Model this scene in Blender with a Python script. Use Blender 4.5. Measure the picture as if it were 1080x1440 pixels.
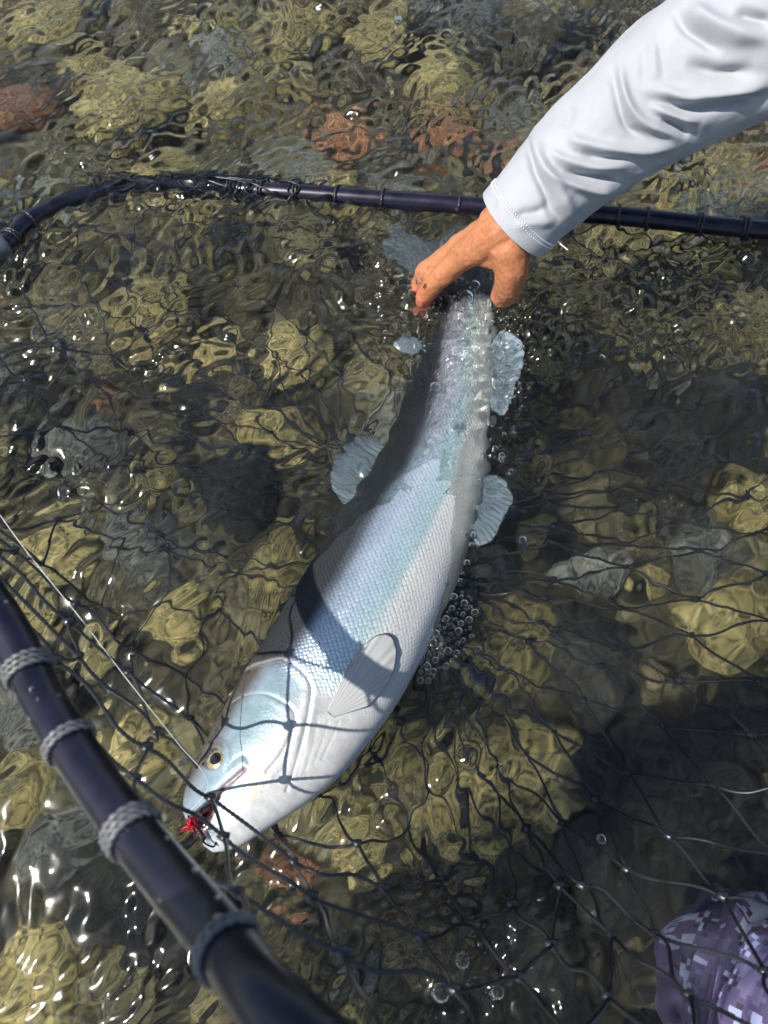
import bpy, bmesh, math, random
import numpy as np
from mathutils import Vector

for _o in list(bpy.data.objects):
    bpy.data.objects.remove(_o, do_unlink=True)
SC = bpy.context.scene
COL = SC.collection
random.seed(7)
RNG = np.random.default_rng(7)

# ------------------------------------------------------------------ camera, sky, sun, exposure
CAM_H, PITCH, LENS = 0.62, math.radians(65), 26.0
FPX = 1440 * LENS / 36.0
cam_data = bpy.data.cameras.new('camera')
cam = bpy.data.objects.new('camera', cam_data); COL.objects.link(cam)
cam_data.sensor_fit = 'VERTICAL'; cam_data.sensor_height = 36; cam_data.lens = LENS
cam_data.clip_start = 0.01; cam_data.clip_end = 400
cam.location = (0, 0, CAM_H); cam.rotation_euler = (math.pi / 2 - PITCH, 0, 0)
cam_data.dof.use_dof = True; cam_data.dof.focus_distance = 0.66; cam_data.dof.aperture_fstop = 8.0
SC.camera = cam

SUN_DIR = Vector((-0.62, -0.25, 0.88)).normalized()
world = bpy.data.worlds.new('World'); SC.world = world; world.use_nodes = True
wn = world.node_tree
sky = wn.nodes.new('ShaderNodeTexSky'); sky.sky_type = 'NISHITA'; sky.sun_disc = False
sky.sun_elevation = math.asin(SUN_DIR.z); sky.sun_rotation = math.atan2(SUN_DIR.x, SUN_DIR.y)
wn.links.new(sky.outputs[0], wn.nodes['Background'].inputs[0])
wn.nodes['Background'].inputs[1].default_value = 0.085
sun_data = bpy.data.lights.new('sun', 'SUN'); sun_data.energy = 4.3; sun_data.angle = math.radians(0.53)
sun_data.color = (1.0, 0.95, 0.87)
sun = bpy.data.objects.new('sun', sun_data); COL.objects.link(sun)
sun.rotation_euler = SUN_DIR.to_track_quat('Z', 'Y').to_euler()
SC.view_settings.view_transform = 'Standard'; SC.view_settings.look = 'None'
SC.view_settings.exposure = 0.72; SC.view_settings.gamma = 1.0
cy = SC.cycles
cy.max_bounces = 8; cy.diffuse_bounces = 2; cy.glossy_bounces = 3; cy.transmission_bounces = 7
cy.blur_glossy = 0.25; cy.sample_clamp_indirect = 300.0; cy.caustics_refractive = True; cy.caustics_reflective = True
cy.use_adaptive_sampling = True; cy.adaptive_threshold = 0.02

# ------------------------------------------------------------------ pixel <-> place helpers (photo pixels, 1080 x 1440)
CP, SP = math.cos(PITCH), math.sin(PITCH)
def ray(px, py):
    x = (px - 540) / FPX; y = (720 - py) / FPX
    return np.array([x, CP + y * SP, -SP + y * CP])
def at_depth(px, py, zd):
    return np.array([0, 0, CAM_H]) + ray(px, py) * zd
def at_z(px, py, z):
    r = ray(px, py); return np.array([0, 0, CAM_H]) + r * ((z - CAM_H) / r[2])
def at_bed(px, py, z):                       # through a flat water surface
    p = at_z(px, py, 0.0); d = ray(px, py); d /= np.linalg.norm(d)
    k = 1 / 1.33; ci = -d[2]; ct = math.sqrt(1 - k * k * (1 - ci * ci))
    t = d * k; t[2] = -ct
    return p + t * (z / t[2])
def project(P):
    d = P - np.array([0, 0, CAM_H])
    zd = d[..., 1] * CP - d[..., 2] * SP
    up = d[..., 1] * SP + d[..., 2] * CP
    return 540 + d[..., 0] / zd * FPX, 720 - up / zd * FPX, zd

# ------------------------------------------------------------------ noise
def _hash(ix, iy, iz, seed):
    h = (ix * 374761393 + iy * 668265263 + iz * 2147483647 + seed * 974634317).astype(np.int64) & 0xFFFFFFFF
    h = ((h ^ (h >> 13)) * 1274126177) & 0xFFFFFFFF
    return ((h ^ (h >> 16)) & 0xFFFFFF) / float(0xFFFFFF) * 2 - 1
def vnoise(x, y, z=None, seed=0):
    x = np.asarray(x, float); y = np.asarray(y, float)
    z = np.zeros_like(x) if z is None else np.asarray(z, float)
    i, j, k = np.floor(x).astype(np.int64), np.floor(y).astype(np.int64), np.floor(z).astype(np.int64)
    u, v, w = x - i, y - j, z - k
    u, v, w = [t * t * t * (t * (t * 6 - 15) + 10) for t in (u, v, w)]
    r = 0
    for a in (0, 1):
        for b in (0, 1):
            for c in (0, 1):
                r = r + _hash(i + a, j + b, k + c, seed) * (u if a else 1 - u) * (v if b else 1 - v) * (w if c else 1 - w)
    return r
def fbm(x, y, z=None, octv=4, seed=0):
    r = 0; amp = 1
    for o in range(octv):
        f = 2.0 ** o
        r = r + amp * vnoise(x * f, y * f, None if z is None else z * f, seed + o * 17); amp *= 0.5
    return r
def sstep(a, b, x):
    t = np.clip((x - a) / (b - a), 0, 1); return t * t * (3 - 2 * t)
def interp(x, xs, ys):                        # smooth (cubic Hermite) interpolation
    x = np.asarray(x, float); xs = np.asarray(xs, float); ys = np.asarray(ys, float)
    m = np.gradient(ys, xs, axis=0)
    k = np.clip(np.searchsorted(xs, x) - 1, 0, len(xs) - 2)
    h = xs[k + 1] - xs[k]; t = np.clip((x - xs[k]) / h, 0, 1)
    if ys.ndim > 1: h = h[..., None]; t = t[..., None]
    return ((2*t**3-3*t**2+1)*ys[k] + (t**3-2*t**2+t)*h*m[k] + (-2*t**3+3*t**2)*ys[k+1] + (t**3-t**2)*h*m[k+1])
def seg_dist(X, Y, pts):                      # distance to a polyline, and the position along it (0..1)
    best = np.full(X.shape, 1e9); pos = np.zeros(X.shape); n = len(pts) - 1
    for i in range(n):
        ax, ay = pts[i]; bx, by = pts[i + 1]; dx, dy = bx - ax, by - ay
        t = np.clip(((X - ax) * dx + (Y - ay) * dy) / (dx * dx + dy * dy), 0, 1)
        d = np.hypot(X - ax - t * dx, Y - ay - t * dy)
        m = d < best; best = np.where(m, d, best); pos = np.where(m, (i + t) / n, pos)
    return best, pos

# ------------------------------------------------------------------ mesh helpers
def mesh_from(name, V, F, smooth=True):
    V = np.asarray(V, np.float32); F = np.asarray(F, np.int32); n = F.shape[1]
    me = bpy.data.meshes.new(name)
    me.vertices.add(len(V)); me.vertices.foreach_set('co', V.ravel())
    me.loops.add(F.size); me.loops.foreach_set('vertex_index', F.ravel())
    me.polygons.add(len(F)); me.polygons.foreach_set('loop_start', np.arange(0, F.size, n, dtype=np.int32))
    if smooth: me.polygons.foreach_set('use_smooth', np.ones(len(F), bool))
    me.update(calc_edges=True); me.validate()
    return me
def put(name, me, material=None, parent=None, smooth=None):
    o = bpy.data.objects.new(name, me); COL.objects.link(o)
    if material is not None and len(me.materials) == 0: me.materials.append(material)
    if parent is not None: o.parent = parent
    return o
def tag(o, label=None, cat=None, group=None, kind=None):
    if label: o['label'] = label
    if cat: o['category'] = cat
    if group: o['group'] = group
    if kind: o['kind'] = kind
    return o
def empty(name, loc=(0, 0, 0)):
    o = bpy.data.objects.new(name, None); COL.objects.link(o); o.location = loc; o.empty_display_size = 0.02
    return o
def grid_faces(nu, nv, wrap_v=False, off=0):
    I = np.arange(nu * nv).reshape(nu, nv)
    if wrap_v: I = np.concatenate([I, I[:, :1]], 1)
    return np.stack([I[:-1, :-1], I[:-1, 1:], I[1:, 1:], I[1:, :-1]], -1).reshape(-1, 4) + off
def frames(P):
    T = np.gradient(P, axis=0); T /= np.linalg.norm(T, axis=1)[:, None] + 1e-12
    N = np.zeros_like(P); n = np.cross(T[0], [0.3, 0.2, 1.0]); n /= np.linalg.norm(n)
    for i in range(len(P)):
        n = n - T[i] * np.dot(n, T[i]); n /= np.linalg.norm(n) + 1e-12; N[i] = n
    return T, N, np.cross(T, N)
def tube(P, r, sides=8, twist=0.0, lobes=0.0, off=0, caps=True):
    P = np.asarray(P, float); T, N, B = frames(P); n = len(P)
    r = np.broadcast_to(np.asarray(r, float), (n,)).copy()
    if caps: r[0] *= 0.05; r[-1] *= 0.05
    arc = np.concatenate([[0], np.cumsum(np.linalg.norm(np.diff(P, axis=0), axis=1))])
    th = np.linspace(0, 2 * np.pi, sides, endpoint=False)
    R = r[:, None] * (1 + lobes * np.cos(2 * th[None, :] - twist * arc[:, None]))
    V = P[:, None] + R[..., None] * (np.cos(th)[None, :, None] * N[:, None] + np.sin(th)[None, :, None] * B[:, None])
    return V.reshape(-1, 3), grid_faces(n, sides, True, off)
def resample(P, step):
    P = np.asarray(P, float); d = np.concatenate([[0], np.cumsum(np.linalg.norm(np.diff(P, axis=0), axis=1))])
    n = max(3, int(d[-1] / step) + 1); t = np.linspace(0, d[-1], n)
    return np.stack([np.interp(t, d, P[:, k]) for k in range(3)], 1)
def catmull(P, per=12, closed=False):
    P = np.asarray(P, float); n = len(P); out = []
    for i in range(n if closed else n - 1):
        if closed: p0, p1, p2, p3 = P[(i-1) % n], P[i], P[(i+1) % n], P[(i+2) % n]
        else: p0, p1, p2, p3 = P[max(i-1, 0)], P[i], P[i+1], P[min(i+2, n-1)]
        d01 = max(np.linalg.norm(p1-p0)**.5, 1e-4); d12 = max(np.linalg.norm(p2-p1)**.5, 1e-4); d23 = max(np.linalg.norm(p3-p2)**.5, 1e-4)
        m1 = p2-p1 + d12*((p1-p0)/d01 - (p2-p0)/(d01+d12)) if d01 > 1e-3 else (p2-p1)
        m2 = p2-p1 + d12*((p3-p2)/d23 - (p3-p1)/(d12+d23)) if d23 > 1e-3 else (p2-p1)
        for k in range(per):
            t = k/per; out.append((2*t**3-3*t**2+1)*p1+(t**3-2*t**2+t)*m1+(-2*t**3+3*t**2)*p2+(t**3-t**2)*m2)
    if not closed: out.append(P[-1])
    return np.array(out)
def join_parts(parts):                        # list of (V, F quads)
    Vs, Fs, n = [], [], 0
    for V, F in parts:
        Vs.append(V); Fs.append(F + n); n += len(V)
    return np.concatenate(Vs), np.concatenate(Fs)
def color_attr(me, name, C):
    a = me.color_attributes.new(name, 'FLOAT_COLOR', 'POINT')
    C = np.asarray(C, np.float32)
    if C.shape[1] == 3: C = np.concatenate([C, np.ones((len(C), 1), np.float32)], 1)
    a.data.foreach_set('color', C.ravel())
def float_attr(me, name, X):
    a = me.attributes.new(name, 'FLOAT', 'POINT'); a.data.foreach_set('value', np.asarray(X, np.float32).ravel())
def unit_ico(sub):
    bm = bmesh.new(); bmesh.ops.create_icosphere(bm, subdivisions=sub, radius=1.0)
    V = np.array([v.co[:] for v in bm.verts]); F = np.array([[v.index for v in f.verts] for f in bm.faces]); bm.free()
    return V, F
def uv_ball(nu=8, nv=12):
    u = np.linspace(0.02, math.pi - 0.02, nu); v = np.linspace(0, 2 * math.pi, nv, endpoint=False)
    V = np.stack([np.sin(u)[:, None] * np.cos(v), np.sin(u)[:, None] * np.sin(v), np.cos(u)[:, None] + 0 * v], -1).reshape(-1, 3)
    return V, grid_faces(nu, nv, True)

# ------------------------------------------------------------------ material helpers
class M:
    def __init__(s, name):
        s.m = bpy.data.materials.new(name); s.m.use_nodes = True; s.t = s.m.node_tree
        s.p = s.t.nodes['Principled BSDF']; s.out = s.t.nodes['Material Output']
    def n(s, kind, **kw):
        nd = s.t.nodes.new('ShaderNode' + kind)
        for k, v in kw.items():
            if k in nd.inputs: nd.inputs[k].default_value = v
            else: setattr(nd, k, v)
        return nd
    def l(s, a, b): s.t.links.new(a, b)
    def set(s, **kw):
        for k, v in kw.items():
            k = k.replace('_', ' ')
            s.p.inputs[k].default_value = (*v, 1) if isinstance(v, tuple) and len(v) == 3 and 'Color' in k else v
        return s
    def ramp(s, fac, stops):
        r = s.n('ValToRGB'); e = r.color_ramp.elements
        while len(e) > 1: e.remove(e[-1])
        e[0].position, e[0].color = stops[0][0], (*stops[0][1], 1)
        for p, c in stops[1:]:
            x = e.new(p); x.color = (*c, 1)
        s.l(fac, r.inputs[0]); return r
    def bump(s, height, strength, dist, prev=None):
        b = s.n('Bump'); b.inputs['Strength'].default_value = strength; b.inputs['Distance'].default_value = dist
        s.l(height, b.inputs['Height'])
        if prev is not None: s.l(prev.outputs[0], b.inputs['Normal'])
        s.l(b.outputs[0], s.p.inputs['Normal']); return b

def stone_mat(name, cols, rough=0.85):
    m = M(name)
    tc = m.n('TexCoord'); oi = m.n('ObjectInfo')
    add = m.n('VectorMath', operation='ADD'); m.l(tc.outputs['Object'], add.inputs[0])
    sc_ = m.n('VectorMath', operation='SCALE'); sc_.inputs[0].default_value = (31, 17, 23); m.l(oi.outputs['Random'], sc_.inputs['Scale'])
    m.l(sc_.outputs[0], add.inputs[1])
    n1 = m.n('TexNoise'); n1.inputs['Scale'].default_value = 2.2; n1.inputs['Detail'].default_value = 9; n1.inputs['Roughness'].default_value = 0.68
    m.l(add.outputs[0], n1.inputs['Vector'])
    r = m.ramp(n1.outputs['Fac'], [(0.28, cols[0]), (0.46, cols[1]), (0.58, cols[2]), (0.75, cols[3])])
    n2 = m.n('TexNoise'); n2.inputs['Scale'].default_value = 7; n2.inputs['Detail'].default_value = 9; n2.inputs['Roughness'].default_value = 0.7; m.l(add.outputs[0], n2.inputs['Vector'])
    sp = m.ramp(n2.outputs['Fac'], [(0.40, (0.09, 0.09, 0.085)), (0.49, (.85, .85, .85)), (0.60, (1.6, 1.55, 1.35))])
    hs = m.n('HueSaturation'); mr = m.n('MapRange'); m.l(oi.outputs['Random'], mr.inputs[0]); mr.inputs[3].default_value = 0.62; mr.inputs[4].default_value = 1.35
    m.l(mr.outputs[0], hs.inputs['Value']); m.l(r.outputs[0], hs.inputs['Color'])
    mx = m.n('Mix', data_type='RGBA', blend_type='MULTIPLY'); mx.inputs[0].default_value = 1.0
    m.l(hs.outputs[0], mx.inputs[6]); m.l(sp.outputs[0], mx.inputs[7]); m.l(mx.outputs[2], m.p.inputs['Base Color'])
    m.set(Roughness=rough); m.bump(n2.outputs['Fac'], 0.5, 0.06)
    return m.m
MAT = {}
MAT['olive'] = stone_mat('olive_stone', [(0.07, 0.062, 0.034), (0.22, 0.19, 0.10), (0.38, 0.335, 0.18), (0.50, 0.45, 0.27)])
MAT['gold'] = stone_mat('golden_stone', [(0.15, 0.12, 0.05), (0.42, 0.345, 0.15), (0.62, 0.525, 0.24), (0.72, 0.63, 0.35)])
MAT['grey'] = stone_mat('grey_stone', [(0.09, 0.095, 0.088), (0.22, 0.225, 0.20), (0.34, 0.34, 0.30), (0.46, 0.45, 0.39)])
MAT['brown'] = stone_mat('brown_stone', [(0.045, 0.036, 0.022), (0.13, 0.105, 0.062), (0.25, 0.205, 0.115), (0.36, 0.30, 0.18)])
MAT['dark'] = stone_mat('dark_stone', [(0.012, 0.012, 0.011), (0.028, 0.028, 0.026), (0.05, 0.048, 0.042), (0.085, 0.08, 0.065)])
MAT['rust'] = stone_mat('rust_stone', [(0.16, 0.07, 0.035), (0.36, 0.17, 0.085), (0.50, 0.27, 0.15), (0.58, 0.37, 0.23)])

def bed_mat():
    m = M('riverbed_gravel'); tc = m.n('TexCoord')
    v = m.n('TexVoronoi'); v.inputs['Scale'].default_value = 70; m.l(tc.outputs['Object'], v.inputs['Vector'])
    n1 = m.n('TexNoise'); n1.inputs['Scale'].default_value = 9; n1.inputs['Detail'].default_value = 8; m.l(tc.outputs['Object'], n1.inputs['Vector'])
    r = m.ramp(n1.outputs['Fac'], [(0.36, (0.02, 0.018, 0.012)), (0.5, (0.15, 0.13, 0.075)), (0.66, (0.42, 0.365, 0.20))])
    mx = m.n('Mix', data_type='RGBA', blend_type='MULTIPLY'); mx.inputs[0].default_value = 0.5
    m.l(r.outputs[0], mx.inputs[6]); bwc = m.n('RGBToBW'); m.l(v.outputs['Color'], bwc.inputs[0]); m.l(bwc.outputs[0], mx.inputs[7]); m.l(mx.outputs[2], m.p.inputs['Base Color'])
    m.set(Roughness=0.9); m.bump(v.outputs['Distance'], 0.8, 0.01)
    return m.m
MAT['bed'] = bed_mat()

def water_mat():
    m = M('river_water'); m.t.nodes.remove(m.p)
    g = m.n('BsdfGlass'); g.inputs['IOR'].default_value = 1.333; g.inputs['Roughness'].default_value = 0.13
    g.inputs['Color'].default_value = (0.965, 0.985, 0.965, 1)
    m.l(g.outputs[0], m.out.inputs[0]); return m.m
MAT['water'] = water_mat()
def bead_mat():
    m = M('clear_water_bead'); m.t.nodes.remove(m.p)
    g = m.n('BsdfGlass'); g.inputs['IOR'].default_value = 1.33; g.inputs['Roughness'].default_value = 0.0
    m.l(g.outputs[0], m.out.inputs[0]); return m.m
MAT['bead'] = bead_mat()

# ------------------------------------------------------------------ riverbed and its stones
BED_Z = -0.20
def bed_height(X, Y):
    z = BED_Z + 0.018 * fbm(X * 5, Y * 5, octv=4, seed=3) + 0.02 * vnoise(X * 1.3, Y * 1.3, seed=5)
    z += 0.05 * sstep(0.75, 1.25, Y) * np.exp(-((X + 0.1) / 0.8) ** 2)           # shallower bank further out
    z -= 0.05 * np.exp(-(((X - 0.42) / 0.16) ** 2 + ((Y - 0.40) / 0.2) ** 2))     # deeper pocket beside the fish
    z -= 0.05 * np.exp(-(((X - 0.25) / 0.13) ** 2 + ((Y + 0.02) / 0.13) ** 2))
    return z
def bed_mesh():
    ax = np.concatenate([-np.geomspace(30, 1.05, 26), np.linspace(-1.0, 1.0, 170), np.geomspace(1.05, 30, 26)])
    ay = np.concatenate([-np.geomspace(30, 0.75, 26), np.linspace(-0.7, 1.7, 200), np.geomspace(1.75, 30, 26)])
    X, Y = np.meshgrid(ax, ay); Z = bed_height(X, Y)
    return mesh_from('riverbed', np.stack([X, Y, Z], -1).reshape(-1, 3), grid_faces(len(ay), len(ax)))
riverbed = tag(put('riverbed', bed_mesh(), MAT['bed']), kind='structure')

def stone_mesh(seed, sub=3, flat=0.6):
    rg = np.random.default_rng(seed); V, F = unit_ico(sub)
    for _ in range(rg.integers(7, 13)):                       # worn facets
        n = rg.normal(size=3); n /= np.linalg.norm(n); d = rg.uniform(0.55, 0.86)
        h = V @ n - d; V = V - np.where(h > 0, h * 0.92, 0)[:, None] * n
    s = 1 + 0.13 * fbm(V[:, 0] * 1.4, V[:, 1] * 1.4, V[:, 2] * 1.4, 3, seed) + 0.03 * fbm(V[:, 0] * 6, V[:, 1] * 6, V[:, 2] * 6, 3, seed + 9)
    V = V * s[:, None] * np.array([1, rg.uniform(0.65, 0.95), flat * rg.uniform(0.75, 1.15)])
    return V, F
STONES = []
for k in range(16):
    V, F = stone_mesh(100 + k); STONES.append((V, F))
STONE_ME = {}
def stone(kind, variant, loc, size, rz, tilt=(0, 0)):
    key = (kind, variant)
    if key not in STONE_ME:
        me = mesh_from('stone', *STONES[variant]); me.materials.append(MAT[kind]); STONE_ME[key] = me
    o = put('stone', STONE_ME[key], None, riverbed)
    o.location = loc; o.scale = (size, size, size); o.rotation_euler = (tilt[0], tilt[1], rz)
    return o
placed = []
def fits(x, y, r, k=0.78):
    for (a, b, c) in placed:
        if (a - x) ** 2 + (b - y) ** 2 < (k * (r + c)) ** 2: return False
    return True
def lay(kind, variant, x, y, r, rz=None, lift=0.25):
    z = float(bed_height(np.array(x), np.array(y))) + r * lift
    stone(kind, variant, (x, y, z), r, random.uniform(0, 6.28) if rz is None else rz, (random.uniform(-.25, .25), random.uniform(-.25, .25)))
    placed.append((x, y, r))
for (kind, px, py, r) in [                                     # recognisable stones, plus dark ones that stand in for cast shadow on the bed
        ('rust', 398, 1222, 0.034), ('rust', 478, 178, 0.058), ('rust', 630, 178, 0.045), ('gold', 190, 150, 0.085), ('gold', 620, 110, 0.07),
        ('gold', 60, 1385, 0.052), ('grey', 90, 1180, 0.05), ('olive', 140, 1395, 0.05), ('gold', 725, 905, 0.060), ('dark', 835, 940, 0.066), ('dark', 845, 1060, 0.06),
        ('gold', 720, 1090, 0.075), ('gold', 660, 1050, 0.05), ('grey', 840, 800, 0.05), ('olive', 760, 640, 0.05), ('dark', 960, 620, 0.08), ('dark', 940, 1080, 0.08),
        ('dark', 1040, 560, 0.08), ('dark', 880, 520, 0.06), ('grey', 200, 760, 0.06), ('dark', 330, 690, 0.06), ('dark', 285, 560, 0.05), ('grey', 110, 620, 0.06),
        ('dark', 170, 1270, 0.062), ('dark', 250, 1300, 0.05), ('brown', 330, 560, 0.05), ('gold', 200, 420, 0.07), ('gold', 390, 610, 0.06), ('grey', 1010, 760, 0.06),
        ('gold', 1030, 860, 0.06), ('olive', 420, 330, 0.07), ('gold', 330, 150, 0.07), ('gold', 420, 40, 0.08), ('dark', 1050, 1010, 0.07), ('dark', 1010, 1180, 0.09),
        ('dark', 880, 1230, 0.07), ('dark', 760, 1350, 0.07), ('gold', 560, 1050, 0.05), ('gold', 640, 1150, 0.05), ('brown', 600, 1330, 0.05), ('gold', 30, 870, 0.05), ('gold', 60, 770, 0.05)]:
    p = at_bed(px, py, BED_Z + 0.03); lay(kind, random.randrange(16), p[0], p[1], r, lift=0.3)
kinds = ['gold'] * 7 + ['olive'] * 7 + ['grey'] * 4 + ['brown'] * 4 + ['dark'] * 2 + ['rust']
cnt = 0
for r0, tries in ((0.065, 260), (0.05, 420), (0.037, 900), (0.027, 1700), (0.02, 2600)):
    for _ in range(tries):
        if len(placed) >= 298: break
        x, y = random.uniform(-0.78, 0.78), random.uniform(-0.2, 1.3); r = r0 * random.uniform(0.82, 1.2)
        qx, qy, _ = project(np.array([x, y, -0.12]))
        if not (-60 < qx < 1140 and -80 < qy < 1500): continue
        if fits(x, y, r): lay(random.choice(kinds), random.randrange(16), x, y, r, lift=random.uniform(0.0, 0.5))
# smaller pebbles and the cobbles outside the picture: joined, nobody could count them
def pebble_stuff(name, n, rlo, rhi, area, seed, matkey, outside=False):
    rg = np.random.default_rng(seed); base = [stone_mesh(300 + k, 2) for k in range(6)]; Vs, Fs, c = [], [], 0
    while len(Vs) < n:
        x, y = rg.uniform(area[0], area[1]), rg.uniform(area[2], area[3]); r = rg.uniform(rlo, rhi)
        if outside and (-0.8 < x < 0.8 and -0.22 < y < 1.32): continue
        V, F = base[rg.integers(6)]; a = rg.uniform(0, 6.28)
        R = np.array([[math.cos(a), -math.sin(a), 0], [math.sin(a), math.cos(a), 0], [0, 0, 1]])
        Vs.append((V * r) @ R.T + np.array([x, y, float(bed_height(np.array(x), np.array(y))) + 0.2 * r])); Fs.append(F + c); c += len(V)
    o = put(name, mesh_from(name, np.concatenate(Vs), np.concatenate(Fs)), MAT[matkey], riverbed); tag(o, kind='stuff'); return o
pebble_stuff('pebbles', 900, 0.006, 0.016, (-0.8, 0.8, -0.22, 1.32), 5, 'bed')
pebble_stuff('cobbles', 260, 0.03, 0.08, (-1.7, 1.7, -1.0, 2.3), 6, 'olive', True)

# ------------------------------------------------------------------ fish
AX_A = np.array([-30, 300, 443, 565, 669, 760, 835, 905], float)
AX_PX = [(284, 1195), (473, 924), (545, 800), (600, 690), (630, 590), (645, 500), (653, 425), (640, 355)]
AX_Z = [0.004, -0.006, -0.025, -0.0405, -0.036, -0.028, -0.021, -0.022]
AX_P = np.array([at_z(px, py, z) for (px, py), z in zip(AX_PX, AX_Z)])
AA = np.concatenate([[-30, 0, 60, 120, 180, 240], AX_A[1:]])
AP = np.array([AX_P[0] + (AX_P[1] - AX_P[0]) * (a + 30) / 330 for a in AA[:6]] + [p for p in AX_P[1:]])
ROLL = math.radians(7)
def fish_axis(a): return interp(a, AA, AP)
def fish_frame(a):
    d = (fish_axis(np.asarray(a) + 4) - fish_axis(np.asarray(a) - 4)); d[..., 2] *= 0.6
    d /= np.linalg.norm(d, axis=-1)[..., None]
    v = np.stack([d[..., 1], -d[..., 0], 0 * d[..., 0]], -1); v /= np.linalg.norm(v, axis=-1)[..., None]   # towards the belly
    n = np.cross(v, d)
    n = np.where(n[..., 2:3] < 0, -n, n)
    v2 = v * math.cos(ROLL) + n * math.sin(ROLL); n2 = n * math.cos(ROLL) - v * math.sin(ROLL)
    return d, v2, n2
PXM = 0.00060
SA = [-24, -18, -13, -8, 0, 15, 35, 78, 145, 220, 294, 443, 565, 669, 760, 835]
HT = np.array([2, 14, 38, 47, 55, 64, 71, 80, 89, 97, 103, 108, 97, 82, 66, 54]) * PXM
HB = np.array([14, 21, 26, 30, 36, 44, 52, 71, 94, 105, 109, 106, 92, 76, 60, 50]) * PXM
TH = np.array([.0035, .0055, .0075, .009, .0115, .0145, .0185, .026, .0335, .039, .0425, .0445, .039, .030, .0215, .0165])
h_top = lambda a: interp(a, SA, HT); h_bot = lambda a: interp(a, SA, HB); half_t = lambda a: interp(a, SA, TH)
OPERC = [(205, -35), (222.8, -10), (238.8, 11), (240, 44.5), (229.8, 66.4), (205, 80), (172, 92), (130, 104), (95, 110)]
PREOP = [(150, -22), (165, -12), (183, 12), (188.5, 35), (186.5, 67), (163.7, 78.5), (130, 82), (100, 78)]
LIP = [(-14, 26), (10, 32), (45, 37), (66, 45), (86, 52)]
MAXIL = [(4, 10), (30, 20), (62, 31), (92, 44)]
def smooth2(pl):
    q = catmull(np.array([(x, y, 0) for x, y in pl], float), 6); return [(p[0], p[1]) for p in q]
OPERC, PREOP, LIP, MAXIL = smooth2(OPERC), smooth2(PREOP), smooth2(LIP), smooth2(MAXIL)
EYE_A, EYE_V = 77, 4
def gape(a, v):      # inside the open mouth
    up = np.interp(a, [-30, -13, 12, 52], [11, 12, 23, 38]); lo = np.interp(a, [-30, -13, 12, 52], [50, 49, 46, 40])
    return sstep(0, 2.2, v - up) * sstep(0, 2.2, lo - v) * (a < 53)
def fish_surface(a, phi, detail=True):
    a, phi = np.broadcast_arrays(np.asarray(a, float), np.asarray(phi, float))
    c, s = np.cos(phi), np.sin(phi)
    h = np.where(c > 0, h_bot(a), h_top(a)); t = half_t(a)
    C = fish_axis(a); d, vv, nn = fish_frame(a)
    v = h * c; n = t * np.sign(s) * np.abs(s) ** 0.88
    vpx = v / PXM + 52
    disp = np.zeros_like(v)
    if detail:
        hd = a < 300
        w = sstep(0.0, 0.25, np.abs(s))
        do, po = seg_dist(a, vpx, OPERC); dp, _ = seg_dist(a, vpx, PREOP); dl, pl = seg_dist(a, vpx, LIP); dm, _ = seg_dist(a, vpx, MAXIL)
        inner = (np.hypot((a - 130) / 1.05, vpx - 30) < np.hypot(0, 0) + 88)
        disp += w * hd * (-0.0011 * np.exp(-(do / 1.6) ** 2) + 0.0004 * np.exp(-((do - 6) / 5) ** 2))
        disp += w * hd * (-0.0005 * np.exp(-(dp / 1.8) ** 2) + 0.0002 * np.exp(-((dp - 6) / 5) ** 2))
        disp += w * hd * (-0.0016 * np.exp(-(dl / 1.8) ** 2) + 0.0004 * np.exp(-((dl - 6) / 5) ** 2))
        disp += w * hd * (0.0006 * np.exp(-(dm / 5) ** 2) - 0.0003 * np.exp(-((dm - 9) / 2.5) ** 2))
        er = np.hypot(a - EYE_A, (vpx - EYE_V) * 1.05)
        disp += w * hd * (-0.003 * np.exp(-(er / 15) ** 4) + 0.0012 * np.exp(-((er - 22) / 4.5) ** 2))
        for k in range(4):                                                        # folds of the throat below the gill cover
            dk, _ = seg_dist(a, vpx, [(120 + 12 * k, 112 + 5 * k), (150 + 10 * k, 104 + 7 * k), (185 + 9 * k, 88 + 11 * k)])
            disp += w * hd * (-0.00045) * np.exp(-(dk / 1.3) ** 2)
        disp += 0.0006 * vnoise(a * .03, v * 60, n * 60, 8) * sstep(230, 320, a)
        g = gape(a, vpx) * hd
        n = n * (1 - 0.55 * g) - np.sign(s) * 0.002 * g
    P = C + vv * v[..., None] + nn * n[..., None]
    Nrm = vv * (c / np.maximum(h, 1e-3))[..., None] + nn * (s / np.maximum(t, 1e-3))[..., None]
    Nrm /= np.linalg.norm(Nrm, axis=-1)[..., None] + 1e-9
    return P + Nrm * disp[..., None], Nrm, vpx
def phi_of(a, vpx):
    x = (vpx - 52) * PXM; h = float(h_bot(np.array(a)) if x > 0 else h_top(np.array(a)))
    return math.acos(max(-0.999, min(0.999, x / h)))

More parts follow.
